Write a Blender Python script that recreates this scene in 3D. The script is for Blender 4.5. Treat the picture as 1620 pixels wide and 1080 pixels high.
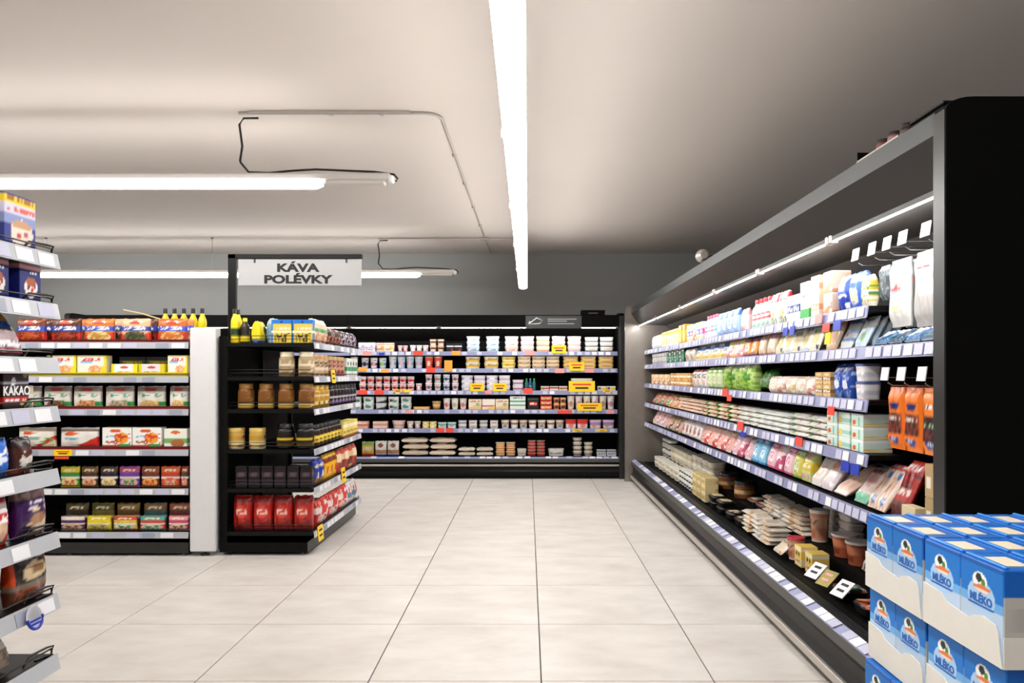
import bpy, math, random, re
from mathutils import Matrix, Vector

for o in list(bpy.data.objects): bpy.data.objects.remove(o)
scene = bpy.context.scene
COL = scene.collection
RND = random.Random(7)

# ------------------------------------------------------------------ camera
CAM_H, FPX = 1.42, 1200.0
cam_data = bpy.data.cameras.new('camera')
cam_data.sensor_width = 36.0
cam_data.lens = FPX / 1620.0 * 36.0
cam_data.shift_x = -25.0 / 1620.0
cam_data.shift_y = 52.0 / 1620.0
cam_data.clip_start = 0.05
camera = bpy.data.objects.new('camera', cam_data)
camera.location = (0, 0, CAM_H)
camera.rotation_euler = (math.pi / 2, 0, 0)
COL.objects.link(camera)
scene.camera = camera

# ------------------------------------------------------------------ world, exposure
world = bpy.data.worlds.new('world'); scene.world = world
world.use_nodes = True
world.node_tree.nodes['Background'].inputs[0].default_value = (0.9, 0.95, 1.0, 1)
world.node_tree.nodes['Background'].inputs[1].default_value = 0.05
vs = scene.view_settings
vs.view_transform = 'Standard'; vs.look = 'None'; vs.gamma = 1.0; vs.use_curve_mapping = False
vs.exposure = 0.9
L_CEIL = 18.5      # ceiling strip lamps
L_FRIDGE = 70.0    # lamps inside the fridges

# ------------------------------------------------------------------ colour and materials
def lin(c):
    return c / 12.92 if c <= 0.04045 else ((c + 0.055) / 1.055) ** 2.4
_hex = {}
def hx(s):
    if not isinstance(s, str): return s
    if s not in _hex:
        t = ''.join(a * 2 for a in s) if len(s) == 3 else s
        _hex[s] = tuple(lin(int(t[i:i + 2], 16) / 255.0) for i in (0, 2, 4))
    return _hex[s]

MATS = {}
def mat(name, col='888', rough=0.5, metal=0.0, noise=0.0, nscale=30.0, bump=0.0, emit=0.0, spec=0.5, trans=0.0):
    if name in MATS: return MATS[name]
    m = bpy.data.materials.new(name); m.use_nodes = True
    nt = m.node_tree; b = nt.nodes['Principled BSDF']
    c = hx(col)
    b.inputs['Base Color'].default_value = (*c, 1)
    b.inputs['Roughness'].default_value = rough
    b.inputs['Metallic'].default_value = metal
    b.inputs['Specular IOR Level'].default_value = spec
    b.inputs['Transmission Weight'].default_value = trans
    if emit:
        b.inputs['Emission Color'].default_value = (1.0, 0.985, 0.96, 1)
        b.inputs['Emission Strength'].default_value = emit
    if noise or bump:
        tc = nt.nodes.new('ShaderNodeTexCoord'); nz = nt.nodes.new('ShaderNodeTexNoise')
        nz.inputs['Scale'].default_value = nscale; nz.inputs['Detail'].default_value = 4
        nt.links.new(tc.outputs['Object'], nz.inputs['Vector'])
        if noise:
            mx = nt.nodes.new('ShaderNodeMix'); mx.data_type = 'RGBA'
            mx.inputs[6].default_value = (*[v * (1 - noise) for v in c], 1)
            mx.inputs[7].default_value = (*[min(1, v * (1 + noise)) for v in c], 1)
            nt.links.new(nz.outputs['Fac'], mx.inputs[0])
            nt.links.new(mx.outputs[2], b.inputs['Base Color'])
        if bump:
            bp = nt.nodes.new('ShaderNodeBump'); bp.inputs['Strength'].default_value = bump
            bp.inputs['Distance'].default_value = 0.004
            nt.links.new(nz.outputs['Fac'], bp.inputs['Height'])
            nt.links.new(bp.outputs['Normal'], b.inputs['Normal'])
    MATS[name] = m
    return m

def print_mat(name, rough, bump, spec=0.5):
    m = bpy.data.materials.new(name); m.use_nodes = True
    nt = m.node_tree; b = nt.nodes['Principled BSDF']
    at = nt.nodes.new('ShaderNodeAttribute'); at.attribute_name = 'Col'
    oi = nt.nodes.new('ShaderNodeObjectInfo')
    mr = nt.nodes.new('ShaderNodeMapRange'); mr.inputs[3].default_value = 0.88; mr.inputs[4].default_value = 1.08
    hs = nt.nodes.new('ShaderNodeHueSaturation')
    nt.links.new(oi.outputs['Random'], mr.inputs[0]); nt.links.new(mr.outputs[0], hs.inputs['Value'])
    nt.links.new(at.outputs['Color'], hs.inputs['Color']); nt.links.new(hs.outputs[0], b.inputs['Base Color'])
    b.inputs['Roughness'].default_value = rough; b.inputs['Specular IOR Level'].default_value = spec
    if bump:
        tc = nt.nodes.new('ShaderNodeTexCoord'); nz = nt.nodes.new('ShaderNodeTexNoise')
        nz.inputs['Scale'].default_value = 22; nz.inputs['Detail'].default_value = 3
        bp = nt.nodes.new('ShaderNodeBump'); bp.inputs['Strength'].default_value = bump; bp.inputs['Distance'].default_value = 0.01
        nt.links.new(tc.outputs['Object'], nz.inputs['Vector']); nt.links.new(nz.outputs['Fac'], bp.inputs['Height'])
        nt.links.new(bp.outputs['Normal'], b.inputs['Normal'])
    MATS[name] = m
    return m
FILM = print_mat('printed_film', 0.28, 0.5)
CARD = print_mat('printed_card', 0.5, 0.0, 0.35)
PLASTIC = print_mat('printed_plastic', 0.3, 0.0)

BLACK = mat('black_powder_coat', '050505', 0.5, 0, 0.15, 60, spec=0.15)
BLACKS = mat('black_satin_metal', '080808', 0.4, 0, 0.1, 60, spec=0.22)
BLACKM = mat('matt_black_panel', '030303', 0.65, 0, 0.1, 30, spec=0.12)
DARKIN = mat('dark_fridge_lining', '120f0e', 0.4, 0, 0.1, 20)
GREYMET = mat('dark_grey_fascia', '3f4243', 0.4, 0.3, 0.06, 15)
EDGEMET = mat('satin_panel_edge', '3c3c3c', 0.3, 0.5, 0.06, 15)
ALU = mat('brushed_aluminium', 'b9b2aa', 0.35, 0.4, 0.06, 40)
STEEL = mat('stainless_panel', '8f8780', 0.33, 0.55, 0.12, 9)
WHITEMET = mat('white_powder_coat', 'dededf', 0.45, 0, 0.03, 20)
RAILG = mat('grey_price_rail', 'b4b7be', 0.35, 0, 0.04, 20)
RAILV = mat('lavender_price_rail', '8b8fb4', 0.3, 0, 0.06, 20)
TAGW = mat('white_paper_tag', 'e9e9ee', 0.5, 0, 0.04, 80)
TAGV = mat('pale_lilac_tag', 'c0c1d8', 0.5, 0, 0.05, 80)
TAGB = mat('grey_blue_tag', '9aa0b0', 0.5, 0, 0.05, 80)
WIRE = mat('black_wire', '080808', 0.35)
CHROME = mat('chrome_wire', 'c8c8c8', 0.2, 0.9)
YEL = mat('yellow_promo_card', 'ffd20a', 0.5, 0, 0.03, 60)
RED = mat('red_promo_card', 'e8442c', 0.5, 0, 0.05, 60)
ORA = mat('orange_promo_card', 'f2a23a', 0.5, 0, 0.05, 60)
PINK = mat('pink_promo_card', 'ee9a94', 0.5, 0, 0.05, 60)
BLU = mat('blue_promo_ring', '1536b0', 0.4, 0, 0.05, 60)
CARDBOARD = mat('cardboard', 'b79c74', 0.75, 0, 0.1, 25)
TRAYW = mat('white_cardboard', 'dcd8cf', 0.65, 0, 0.05, 25)
INK = mat('black_ink', '101010', 0.6)
BLUEINK = mat('blue_ink', '1f66b8', 0.5)
WHITEINK = mat('white_ink', 'f6f6f6', 0.5)
LAMP = mat('lamp_diffuser', 'ffffff', 0.5, emit=L_CEIL)
LAMPF = mat('fridge_lamp_diffuser', 'ffffff', 0.5, emit=L_FRIDGE)
LAMPBODY = mat('grey_lamp_body', 'c4bfba', 0.5, 0, 0.03, 10)
CLEARLID = mat('milky_plastic_lid', 'e9e6e0', 0.3, 0, 0.03, 20)
CEILM = mat('painted_ceiling', 'c8bfb8', 0.85, 0, 0.03, 0.7, 0.05)
WALLM = mat('painted_wall', '8e8e8d', 0.85, 0, 0.04, 1.5, 0.05)
GROUT = mat('floor_grout', '4a443f', 0.9, 0, 0.1, 40)
CONDUIT = mat('grey_conduit', 'aaa29c', 0.5, 0, 0.05, 20)

def tile_mat():
    m = bpy.data.materials.new('stone_tile'); m.use_nodes = True
    nt = m.node_tree; b = nt.nodes['Principled BSDF']
    tc = nt.nodes.new('ShaderNodeTexCoord'); oi = nt.nodes.new('ShaderNodeObjectInfo')
    mul = nt.nodes.new('ShaderNodeMath'); mul.operation = 'MULTIPLY'; mul.inputs[1].default_value = 57.0
    nt.links.new(oi.outputs['Random'], mul.inputs[0])
    mp = nt.nodes.new('ShaderNodeMapping'); mp.inputs['Scale'].default_value = (1.0, 1.9, 1.0)
    mp.inputs['Rotation'].default_value = (0, 0, 0.6)
    nt.links.new(tc.outputs['Object'], mp.inputs['Vector'])
    nz = nt.nodes.new('ShaderNodeTexNoise'); nz.noise_dimensions = '4D'
    nz.inputs['Scale'].default_value = 2.6; nz.inputs['Detail'].default_value = 7; nz.inputs['Roughness'].default_value = 0.6
    nt.links.new(mp.outputs[0], nz.inputs['Vector']); nt.links.new(mul.outputs[0], nz.inputs['W'])
    cr = nt.nodes.new('ShaderNodeValToRGB')
    cr.color_ramp.elements[0].position = 0.3; cr.color_ramp.elements[0].color = (*hx('c4bdb6'), 1)
    cr.color_ramp.elements[1].position = 0.72; cr.color_ramp.elements[1].color = (*hx('dcd7d1'), 1)
    nt.links.new(nz.outputs['Fac'], cr.inputs[0])
    nt.links.new(cr.outputs[0], b.inputs['Base Color'])
    b.inputs['Roughness'].default_value = 0.42; b.inputs['Specular IOR Level'].default_value = 0.35
    MATS['tile'] = m
    return m
TILE = tile_mat()

# ------------------------------------------------------------------ mesh helpers
class MB:
    """collects faces with a colour each, becomes ONE mesh"""
    def __init__(s): s.v = []; s.f = []; s.c = {}; s.smooth = []
    def face(s, idx, col=None, sm=False): s.f.append(tuple(idx)); s.smooth.append(sm)
    def box(s, x0, x1, y0, y1, z0, z1, col=None, ch=0.0):
        x0, x1 = min(x0, x1), max(x0, x1); y0, y1 = min(y0, y1), max(y0, y1); z0, z1 = min(z0, z1), max(z0, z1)
        if ch > 0:
            c = min(ch, (x1 - x0) / 3, (y1 - y0) / 3, (z1 - z0) / 3)
            def ring(i, z): return [(x0 + c, y0 + i, z), (x1 - c, y0 + i, z), (x1 - i, y0 + c, z), (x1 - i, y1 - c, z), (x1 - c, y1 - i, z), (x0 + c, y1 - i, z), (x0 + i, y1 - c, z), (x0 + i, y0 + c, z)]
            return s.loft([ring(c, z0), ring(0, z0 + c), ring(0, z1 - c), ring(c, z1)], lambda p, i, j: col)
        n = len(s.v)
        s.v += [(x0, y0, z0), (x1, y0, z0), (x1, y1, z0), (x0, y1, z0), (x0, y0, z1), (x1, y0, z1), (x1, y1, z1), (x0, y1, z1)]
        for q in ((0, 3, 2, 1), (4, 5, 6, 7), (0, 1, 5, 4), (1, 2, 6, 5), (2, 3, 7, 6), (3, 0, 4, 7)):
            s.face([n + k for k in q], col)
        return s
    def loft(s, rings, colf, sm=False, cap0=True, cap1=True):
        n0 = len(s.v); N = len(rings[0])
        for i, r in enumerate(rings):
            for j, p in enumerate(r):
                c = colf(p, i, j)
                if c is not None: s.c[len(s.v)] = c
                s.v.append(tuple(p))
        for i in range(len(rings) - 1):
            for j in range(N):
                k = (j + 1) % N
                s.face((n0 + i * N + j, n0 + i * N + k, n0 + (i + 1) * N + k, n0 + (i + 1) * N + j), None, sm)
        for on, r, q in ((cap0, rings[0][::-1], -1), (cap1, rings[-1], -2)):
            if not on: continue
            n1 = len(s.v); c = colf([sum(p[t] for p in r) / N for t in range(3)], q, 0)
            for p in r:
                if c is not None: s.c[len(s.v)] = c
                s.v.append(tuple(p))
            s.face(range(n1, n1 + N))
        return s
    def prism(s, prof, x0, x1, col=None):
        """profile of (y, z) points, counter-clockwise seen from +x, swept along x"""
        n = len(s.v); N = len(prof)
        s.v += [(x0, p[0], p[1]) for p in prof] + [(x1, p[0], p[1]) for p in prof]
        for j in range(N):
            k = (j + 1) % N
            s.face((n + j, n + k, n + N + k, n + N + j)[::-1], col)
        s.face([n + N - 1 - j for j in range(N)], col); s.face([n + N + j for j in range(N)], col)
        return s
    def tube(s, pts, r, seg=6, col=None):
        pts = [Vector(p) for p in pts]; rings = []
        for i, p in enumerate(pts):
            d = (pts[min(i + 1, len(pts) - 1)] - pts[max(i - 1, 0)]).normalized()
            up = Vector((0, 0, 1)) if abs(d.z) < 0.9 else Vector((1, 0, 0))
            a = d.cross(up).normalized(); b = a.cross(d).normalized()
            rings.append([p + (a * math.cos(2 * math.pi * k / seg) + b * math.sin(2 * math.pi * k / seg)) * r for k in range(seg)])
        n0 = len(s.f)
        s.loft(rings, lambda p, i, j: col, True)
        return s
    def mesh(s, name, m):
        me = bpy.data.meshes.new(name)
        me.from_pydata(s.v, [], s.f)
        if s.c:
            at = me.color_attributes.new('Col', 'FLOAT_COLOR', 'POINT'); buf = []
            for k in range(len(s.v)): buf += [*s.c.get(k, (0.8, 0.8, 0.8)), 1.0]
            at.data.foreach_set('color', buf)
        me.polygons.foreach_set('use_smooth', s.smooth)
        for mm in (m if isinstance(m, (list, tuple)) else [m]): me.materials.append(mm)
        me.update()
        return me

def link(name, data, parent=None, loc=None, rz=0.0, M=None):
    o = bpy.data.objects.new(name, data); COL.objects.link(o)
    if parent is not None: o.parent = parent
    if M is not None: o.matrix_basis = M
    else:
        if loc is not None: o.location = loc
        if rz: o.rotation_euler = (0, 0, rz)
    return o
def part(name, mb, m, parent, **k): return link(name, mb.mesh(name, m), parent, **k)
def bx(name, m, parent, x0, x1, y0, y1, z0, z1, ch=0.0): return part(name, MB().box(x0, x1, y0, y1, z0, z1, None, ch), m, parent)
def tag(o, label, cat, group=None):
    o['label'] = label; o['category'] = cat
    if group: o['group'] = group
    return o
def struct(o): o['kind'] = 'structure'; return o
def empty(name, loc, rz=0.0):
    o = bpy.data.objects.new(name, None); o.empty_display_size = 0.1; COL.objects.link(o)
    o.location = loc; o.rotation_euler = (0, 0, rz); return o
def text_mesh(s, size, sx, m, thick=0.0008, offset=0.0, align='CENTER'):
    c = bpy.data.curves.new('lettering', 'FONT'); c.body = s; c.size = size; c.extrude = thick; c.offset = offset
    c.align_x = align; c.align_y = 'BOTTOM_BASELINE'; c.resolution_u = 3
    o = bpy.data.objects.new('lettering', c); COL.objects.link(o)
    dg = bpy.context.evaluated_depsgraph_get(); dg.update()
    me = bpy.data.meshes.new_from_object(o.evaluated_get(dg))
    bpy.data.objects.remove(o); bpy.data.curves.remove(c)
    # upright, facing -y, widened by sx
    me.transform(Matrix.Rotation(math.pi / 2, 4, 'X') @ Matrix.Diagonal((sx, 1, 1, 1)))
    me.materials.clear(); me.materials.append(m)
    return me

# ================================================================== THE SETTING
X_L, X_R, Y_F, Y_B, Z_C = -7.6, 3.3, -3.6, 11.30, 3.22
fl = struct(bx('floor', GROUT, None, X_L, X_R, Y_F, Y_B, -0.12, -0.006))
T = 0.8; X0T, Y0T = 0.0624, 3.514
tile_me = MB().box(0.0030, T - 0.0030, 0.0030, T - 0.0030, -0.008, 0.0, None, 0.0012).mesh('tile', TILE)
for i in range(-9, 5):
    for j in range(-6, 10):
        x, y = X0T + i * T, Y0T + j * T
        if x < X_L or y + T > Y_B + 0.3: continue
        if x + T > X_R or y + T > Y_B:
            w, d = min(T, X_R - x), min(T, Y_B - y)
            if w < 0.05 or d < 0.05: continue
            me = MB().box(0.0030, w - 0.0030, 0.0030, d - 0.0030, -0.008, 0.0, None, 0.0012).mesh('tile', TILE)
            link('tile', me, fl, (x, y, 0))
        else: link('tile', tile_me, fl, (x, y, 0))
struct(bx('ceiling', CEILM, None, X_L, X_R, Y_F, Y_B, Z_C, Z_C + 0.15))
struct(bx('wall_back', WALLM, None, X_L, X_R, Y_B, Y_B + 0.15, -0.12, Z_C))
struct(bx('wall_right', WALLM, None, X_R, X_R + 0.15, Y_F, Y_B, -0.12, Z_C))
struct(bx('wall_left', WALLM, None, X_L - 0.15, X_L, Y_F, Y_B, -0.12, Z_C))
struct(bx('wall_front', WALLM, None, X_L, X_R, Y_F - 0.15, Y_F, -0.12, Z_C))

# ------------------------------------------------------------------ ceiling lamps
def centre_lamp():
    zc, y1, y0, w = 2.56, 9.85, -2.6, 0.055
    t = empty('strip_lamp', (-0.062, 0, zc))
    tag(t, 'long bright white strip lamp running down the aisle over the floor', 'lamp')
    part('housing', MB().box(-0.037, 0.037, y0, y1 + 0.03, 0.035, 0.075, None, 0.006), LAMPBODY, t)
    part('end_cap', MB().box(-w, w, y1, y1 + 0.03, -0.03, 0.035, None, 0.006), LAMPBODY, t)
    n = 8; L = (y1 - y0) / n
    for k in range(n):
        ring = lambda y: [(w * math.cos(a), y, 0.034 * math.sin(a) + 0.0) for a in [math.pi * 2 * q / 12 for q in range(12)]]
        m = MB(); a, b = y0 + k * L + 0.002, y0 + (k + 1) * L - 0.002
        m.loft([ring(a), ring(b)][::-1], lambda p, i, j: None, True)
        part('diffuser', m, LAMP, t)
        if k:
            part('clip', MB().box(-w - 0.012, -w + 0.004, y0 + k * L - 0.012, y0 + k * L + 0.012, -0.008, 0.03, None, 0.003), LAMPBODY, t)
    for y in (y0 + 0.4, 1.2, 4.2, 7.0, y1 - 0.3):
        part('suspension_wire', MB().tube([(0, y, 0.07), (0, y, Z_C - zc)], 0.0018, 5), CONDUIT, t)
centre_lamp()

def hung_lamp(y, label, x_end, x_lit, x_left, zl, cable, wires):
    t = empty('hanging_lamp', (x_end, y, zl))
    tag(t, label, 'lamp', None)
    L = x_left - x_end
    part('housing', MB().box(L, 0, -0.038, 0.038, 0.012, 0.065, None, 0.012), LAMPBODY, t)
    part('end_cap', MB().box(-0.02, 0.02, -0.035, 0.035, 0.0, 0.05, None, 0.01), WHITEMET, t)
    part('dark_tail', MB().box(x_lit - x_end + 0.02, -0.04, -0.04, 0.04, -0.012, 0.015, None, 0.008), LAMPBODY, t)
    ln = x_lit - x_end
    ring = lambda x, s=1.0: [(x, 0.05 * s * math.cos(a), 0.03 * s * math.sin(a) - 0.010) for a in [math.pi * 2 * q / 12 for q in range(12)]]
    part('diffuser', MB().loft([ring(L + 0.02), ring(ln - 0.05), ring(ln, 0.4)], lambda p, i, j: None, True), LAMP, t)
    zc = Z_C - zl - 0.031
    xc = cable - x_end
    j = lambda a: RND.uniform(-a, a)
    part('power_cable', MB().tube([(xc + 0.12, 0.02, zc), (xc + 0.02, 0.01, zc - 0.005), (xc - 0.005, 0.0, zc - 0.05), (xc + 0.015, 0, zc - 0.2), (xc, 0, zc - 0.3), (xc + 0.005, 0, 0.14), (xc + 0.06, 0, 0.075), (xc + 0.20, 0, 0.07), (xc + 0.35, 0, 0.085),
        (xc * 0.5, 0, 0.095), (-0.12, 0, 0.078), (0.02, 0, 0.06), (0.045, 0, 0.03), (0.03, 0, 0.012)], 0.008, 6), WIRE, t)
    for wx in wires:
        part('suspension_wire', MB().tube([(wx - x_end, 0, 0.06), (wx - x_end, 0, Z_C - zl)], 0.003, 5), CONDUIT, t)
        part('ceiling_rose', MB().box(wx - x_end - 0.015, wx - x_end + 0.015, -0.015, 0.015, Z_C - zl - 0.012, Z_C - zl, None, 0.004), EDGEMET, t)
hung_lamp(5.22, 'hanging strip lamp with a black looped cable, well clear of the sign', -0.94, -1.41, -7.3, 2.735, -1.98, (-5.0,))
hung_lamp(10.0, 'hanging strip lamp glowing behind the KÁVA POLÉVKY sign', -0.96, -1.42, -7.3, 2.735, -1.97, (-4.16, -6.35))
hung_lamp(0.45, 'unseen hanging strip lamp added above the aisle in front of the cocoa shelving', -0.94, -1.41, -7.3, 2.735, -1.98, (-5.0,))  # unseen lamp, continues the row spacing, added to light the near packs

def conduit():
    t = empty('cable_conduit', (-0.6, 5.2, Z_C)); tag(t, 'thin grey cable conduit bent across the ceiling paint', 'conduit')
    z = -0.012
    arc = [(-0.12 + 0.12 * math.sin(a), 0.12 - 0.12 * math.cos(a), z) for a in [k * math.pi / 12 for k in range(7)]]
    part('pipe', MB().tube([(-1.38, 0, z)] + arc + [(0.05, 6.0, z)], 0.010, 8), CONDUIT, t)
    part('pipe', MB().tube([(-1.30, -0.03, z), (-0.2, -0.03, z)], 0.006, 6), CONDUIT, t)
    part('pipe', MB().tube([(-1.37, 4.80, z), (0.55, 4.80, z)], 0.009, 8), CONDUIT, t)
    part('junction_box', MB().box(-0.03, 0.11, 4.75, 4.85, -0.03, 0, None, 0.008), CONDUIT, t)
    for x, y in ((-0.75, 0), (-0.4, 0), (0.0, 1.0), (0.01, 1.9), (0.02, 2.9), (0.03, 3.9), (-0.6, 4.8)):
        part('clip', MB().box(x - 0.018, x + 0.018, y - 0.018, y + 0.018, -0.026, 0, None, 0.004), CONDUIT, t)
conduit()

# ================================================================== FURNITURE
class Furn:
    def __init__(s, loc, rz, front, shelves, px2x, phrase, depth0=0.02):
        s.loc, s.rz, s.front, s.shelves, s.px, s.phrase, s.depth0 = Vector(loc), rz, front, shelves, px2x, phrase, depth0
        s.M = Matrix.Translation(s.loc) @ Matrix.Rotation(rz, 4, 'Z')

TAGS = {}
def tag_mesh(w, h, m):
    k = (round(w, 3), round(h, 3), m.name)
    if k not in TAGS:
        TAGS[k] = MB().box(-w / 2, w / 2, -0.002, 0.002, -h / 2, h / 2).mesh('price_tag', m)
    return TAGS[k]
def put_tags(shelf, x0, x1, y, z, tilt, w, h, step, rnd, fill=0.85, mats=(TAGW, TAGW, TAGV)):
    x = x0 + w * 0.6
    while x < x1 - w * 0.5:
        if rnd.random() < fill:
            me = tag_mesh(w, h, rnd.choice(mats))
            link('price_tag', me, shelf, M=Matrix.Translation((x, y, z)) @ Matrix.Rotation(tilt, 4, 'X'))
        x += step * rnd.choice((1, 1, 1, 1.15))
def rail_profile(y, z, h, tilt):
    """a thin leaning strip whose outer face starts at (y, z) and rises h"""
    a = Vector((y, z)); d = Vector((math.sin(tilt), math.cos(tilt))) * h; n = Vector((math.cos(tilt), -math.sin(tilt))) * 0.006
    b = a + d
    return [(a.x, a.y), ((a + n).x, (a + n).y), ((b + n).x, (b + n).y), (b.x, b.y)]

def fridge(name, label, loc, rz, x0, x1, zs, shelf_x, ztop, zfas, zlamp, ylamp, strip, tagspan, tagstep, ends, facing, lit=(0, 1)):
    """open multideck fridge, front at local y=0, back towards +y"""
    t = empty(name, loc, rz); tag(t, label, 'fridge')
    rnd = random.Random(hash(label) % 1000 if False else len(label))
    e = 0.001
    part('plinth', MB().box(x0 + e, x1 - e, 0.04, 0.86, 0.0, 0.2), BLACKM, t)
    part('front_body', MB().prism([(0.0, 0.10), (0.04, 0.03), (0.2, 0.03), (0.2, 0.26), (0.03, 0.26), (0.0, 0.225), (0.022, 0.19), (0.022, 0.13)][::1], x0 + e, x1 - e), BLACKS, t)
    part('bumper_strip', MB().box(x0 + e, x1 - e, -0.012, 0.012, strip[0], strip[1], None, 0.004), ALU, t)
    part('front_band', MB().prism([(-0.004, 0.228), (0.03, 0.228), (0.03, 0.275), (0.002, 0.275)], x0 + e, x1 - e), mat('dark_band', '4a4a46', 0.4, 0.2), t)
    part('back_panel', MB().box(x0 + e, x1 - e, 0.70, 0.74, 0.20, ztop - 0.03), BLACKM, t)
    part('outer_back', MB().box(x0 + e, x1 - e, 0.74, 0.86, 0.20, ztop - 0.03), BLACKM, t)
    dk = part('deck', MB().box(x0 + e, x1 - e, 0.165, 0.70, 0.235, 0.265), BLACKM, t)
    if facing == 'side': part('deck_riser', MB().box(x0 + e, x1 - e, 0.39, 0.70, 0.2655, 0.36), BLACKM, t)
    rail = part('price_rail', MB().prism(rail_profile(0.0, 0.276, 0.055, 1.2), x0 + e, x1 - e), RAILV, dk)
    put_tags(dk, x0 + 0.02, x1, 0.024, 0.290, -1.2 + 0, 0.075, 0.05, tagstep, rnd, 0.6, (TAGW, TAGV)) if tagspan else None
    for k in range(6):
        yy = 0.062 + k * 0.017
        part('grille_slat', MB().box(x0 + e, x1 - e, yy, yy + 0.007, 0.240, 0.282 - k * 0.003), mat('grille_slat_plastic', '2c2c2e', 0.35, 0, 0.1, 40, spec=0.5), t)
    # canopy
    part('fascia', MB().prism([(0.0, zfas), (0.025, zfas), (0.025, ztop), (0.0, ztop)], x0 + e, x1 - e), GREYMET if facing == 'side' else BLACKM, t)
    part('top_panel', MB().box(x0 + e, x1 - e, 0.025, 0.86, ztop - 0.03, ztop), BLACK, t)
    part('canopy_underside', MB().prism([(-0.001, zfas - 0.002), (ylamp - 0.014, zlamp + 0.02), (ylamp - 0.014, zlamp - 0.001), (ylamp - 0.010, zlamp - 0.001), (ylamp - 0.010, zlamp + 0.012), (ylamp + 0.02, zlamp + 0.02), (ylamp, zlamp + 0.04), (0.025, zfas + 0.02)], x0 + e, x1 - e), DARKIN, t)  # small lip before the tube, added to keep lamp light off the underside
    part('inner_ceiling', MB().prism([(ylamp + 0.02, zlamp + 0.02), (0.45, zlamp + 0.0), (0.70, zlamp - 0.16), (0.70, zlamp - 0.13), (0.45, zlamp + 0.03), (ylamp + 0.02, zlamp + 0.04)], x0 + e, x1 - e), mat('grey_inner_ceiling', '4a4542', 0.45, 0, 0.08, 15) if facing == 'side' else DARKIN, t)
    n = max(1, round((x1 - x0) / 1.25)); L = (x1 - x0) / n
    for k in range(n):
        a, b = x0 + k * L + 0.04, x0 + (k + 1) * L - 0.04
        ring = lambda x: [(x, ylamp + 0.005 * math.cos(q), zlamp + 0.005 * math.sin(q)) for q in [math.pi * 2 * i / 8 for i in range(8)]]
        lt = part('lamp_tube', MB().loft([ring(a), ring(b)], lambda p, i, j: None, True), LAMPF, t)
        part('lamp_holder', MB().box(a - 0.035, a, ylamp - 0.018, ylamp + 0.018, zlamp - 0.012, zlamp + 0.03, None, 0.004), ALU, lt)
        part('lamp_holder', MB().box(b, b + 0.035, ylamp - 0.018, ylamp + 0.018, zlamp - 0.012, zlamp + 0.03, None, 0.004), ALU, lt)
    # shelves
    for i, z in enumerate(zs):
        sx0, sx1 = shelf_x[i] if isinstance(shelf_x, list) else shelf_x
        sh = part('shelf', MB().prism([(0.20, z - 0.022), (0.69, z - 0.03), (0.69, z), (0.20, z)], sx0 + e, sx1 - e), BLACK, t)
        part('price_rail', MB().prism(rail_profile(0.18, z - 0.054, 0.058, 0.16), sx0 + e, sx1 - e), RAILV, sh)
        if tagspan:
            put_tags(sh, max(sx0, tagspan[0]), min(sx1, tagspan[1]), 0.1795, z - 0.025, -0.16, 0.066, 0.044, tagstep, rnd, 0.72, (TAGW, TAGV, TAGV))
        nb = max(2, int((sx1 - sx0) / 1.25) + 1)
        for k in range(nb):
            xb = sx0 + 0.03 + (sx1 - sx0 - 0.06) * k / (nb - 1)
            part('bracket', MB().prism([(0.52, z - 0.035), (0.69, z - 0.08), (0.69, z - 0.03), (0.50, z - 0.029)], xb - 0.004, xb + 0.004), BLACK, sh)
    for (xa, xb, m, yf) in ends:
        c = 0.09
        prof = [(yf, 0.0), (0.9, 0.0), (0.9, ztop + 0.03)]
        prof += [(yf + c - c * math.sin(q), ztop + 0.03 - c * 0.45 + c * 0.45 * math.cos(q)) for q in [k * math.pi / 12 for k in range(7)]]
        part('end_panel', MB().prism(prof, xa, xb), m, t)
        if m is BLACKM:
            part('panel_edge_trim', MB().box(xa + 0.001, xb - 0.001, yf - 0.006, yf, 0.0, ztop + 0.03 - c * 0.45), EDGEMET, t)
    return t

ZS_B = [1.734, 1.499, 1.193, 0.931, 0.669]
ZS_R = [1.735, 1.545, 1.300, 1.048, 0.790]
XB0 = -2.45
fb = fridge('open_fridge', 'black open fridge of dairy tubs along the end wall', (XB0, 10.30, 0), 0, 0, 3.69, ZS_B, (0.0, 3.69), 2.227, 2.075, 2.062, 0.11, (0.172, 0.197), (0.0, 3.69), 0.095,
            [(3.69, 3.76, BLACKM, -0.005)], 'front')
fridge('open_fridge', 'black open fridge behind the soup shelving, only its top showing', (-6.22, 10.30, 0), 0, 0, 3.765, ZS_B[:1], (0.0, 3.765), 2.227, 2.075, 2.062, 0.11, (0.172, 0.197), None, 0.095, [(-0.07, 0, BLACKM, -0.005)], 'front')
YR0 = 10.05
fr_far = fridge('open_fridge', 'long side fridge section of cheese and deli packs, next to the steel end panel', (1.37, YR0, 0), -math.pi / 2, 0, 4.07, ZS_R, (0.0, 4.07), 2.30, 2.226, 2.065, 0.11, (0.045, 0.09), (0.0, 4.07), 0.1,
                [(-0.07, 0.0, STEEL, -0.08)], 'side')
NEAR_END = YR0 - 3.477
fr_near = fridge('open_fridge', 'long side fridge section with hanging packs, ending in a tall black panel', (1.37, YR0, 0), -math.pi / 2, 4.07, 7.497, ZS_R, [(4.07, NEAR_END), (4.07, 7.497), (4.07, NEAR_END), (4.07, NEAR_END), (4.07, 7.497)], 2.30, 2.226, 2.065, 0.11, (0.045, 0.09), (4.07, 7.4), 0.082,
                 [(7.497, 7.567, BLACKM, 0.0)], 'side')

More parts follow.
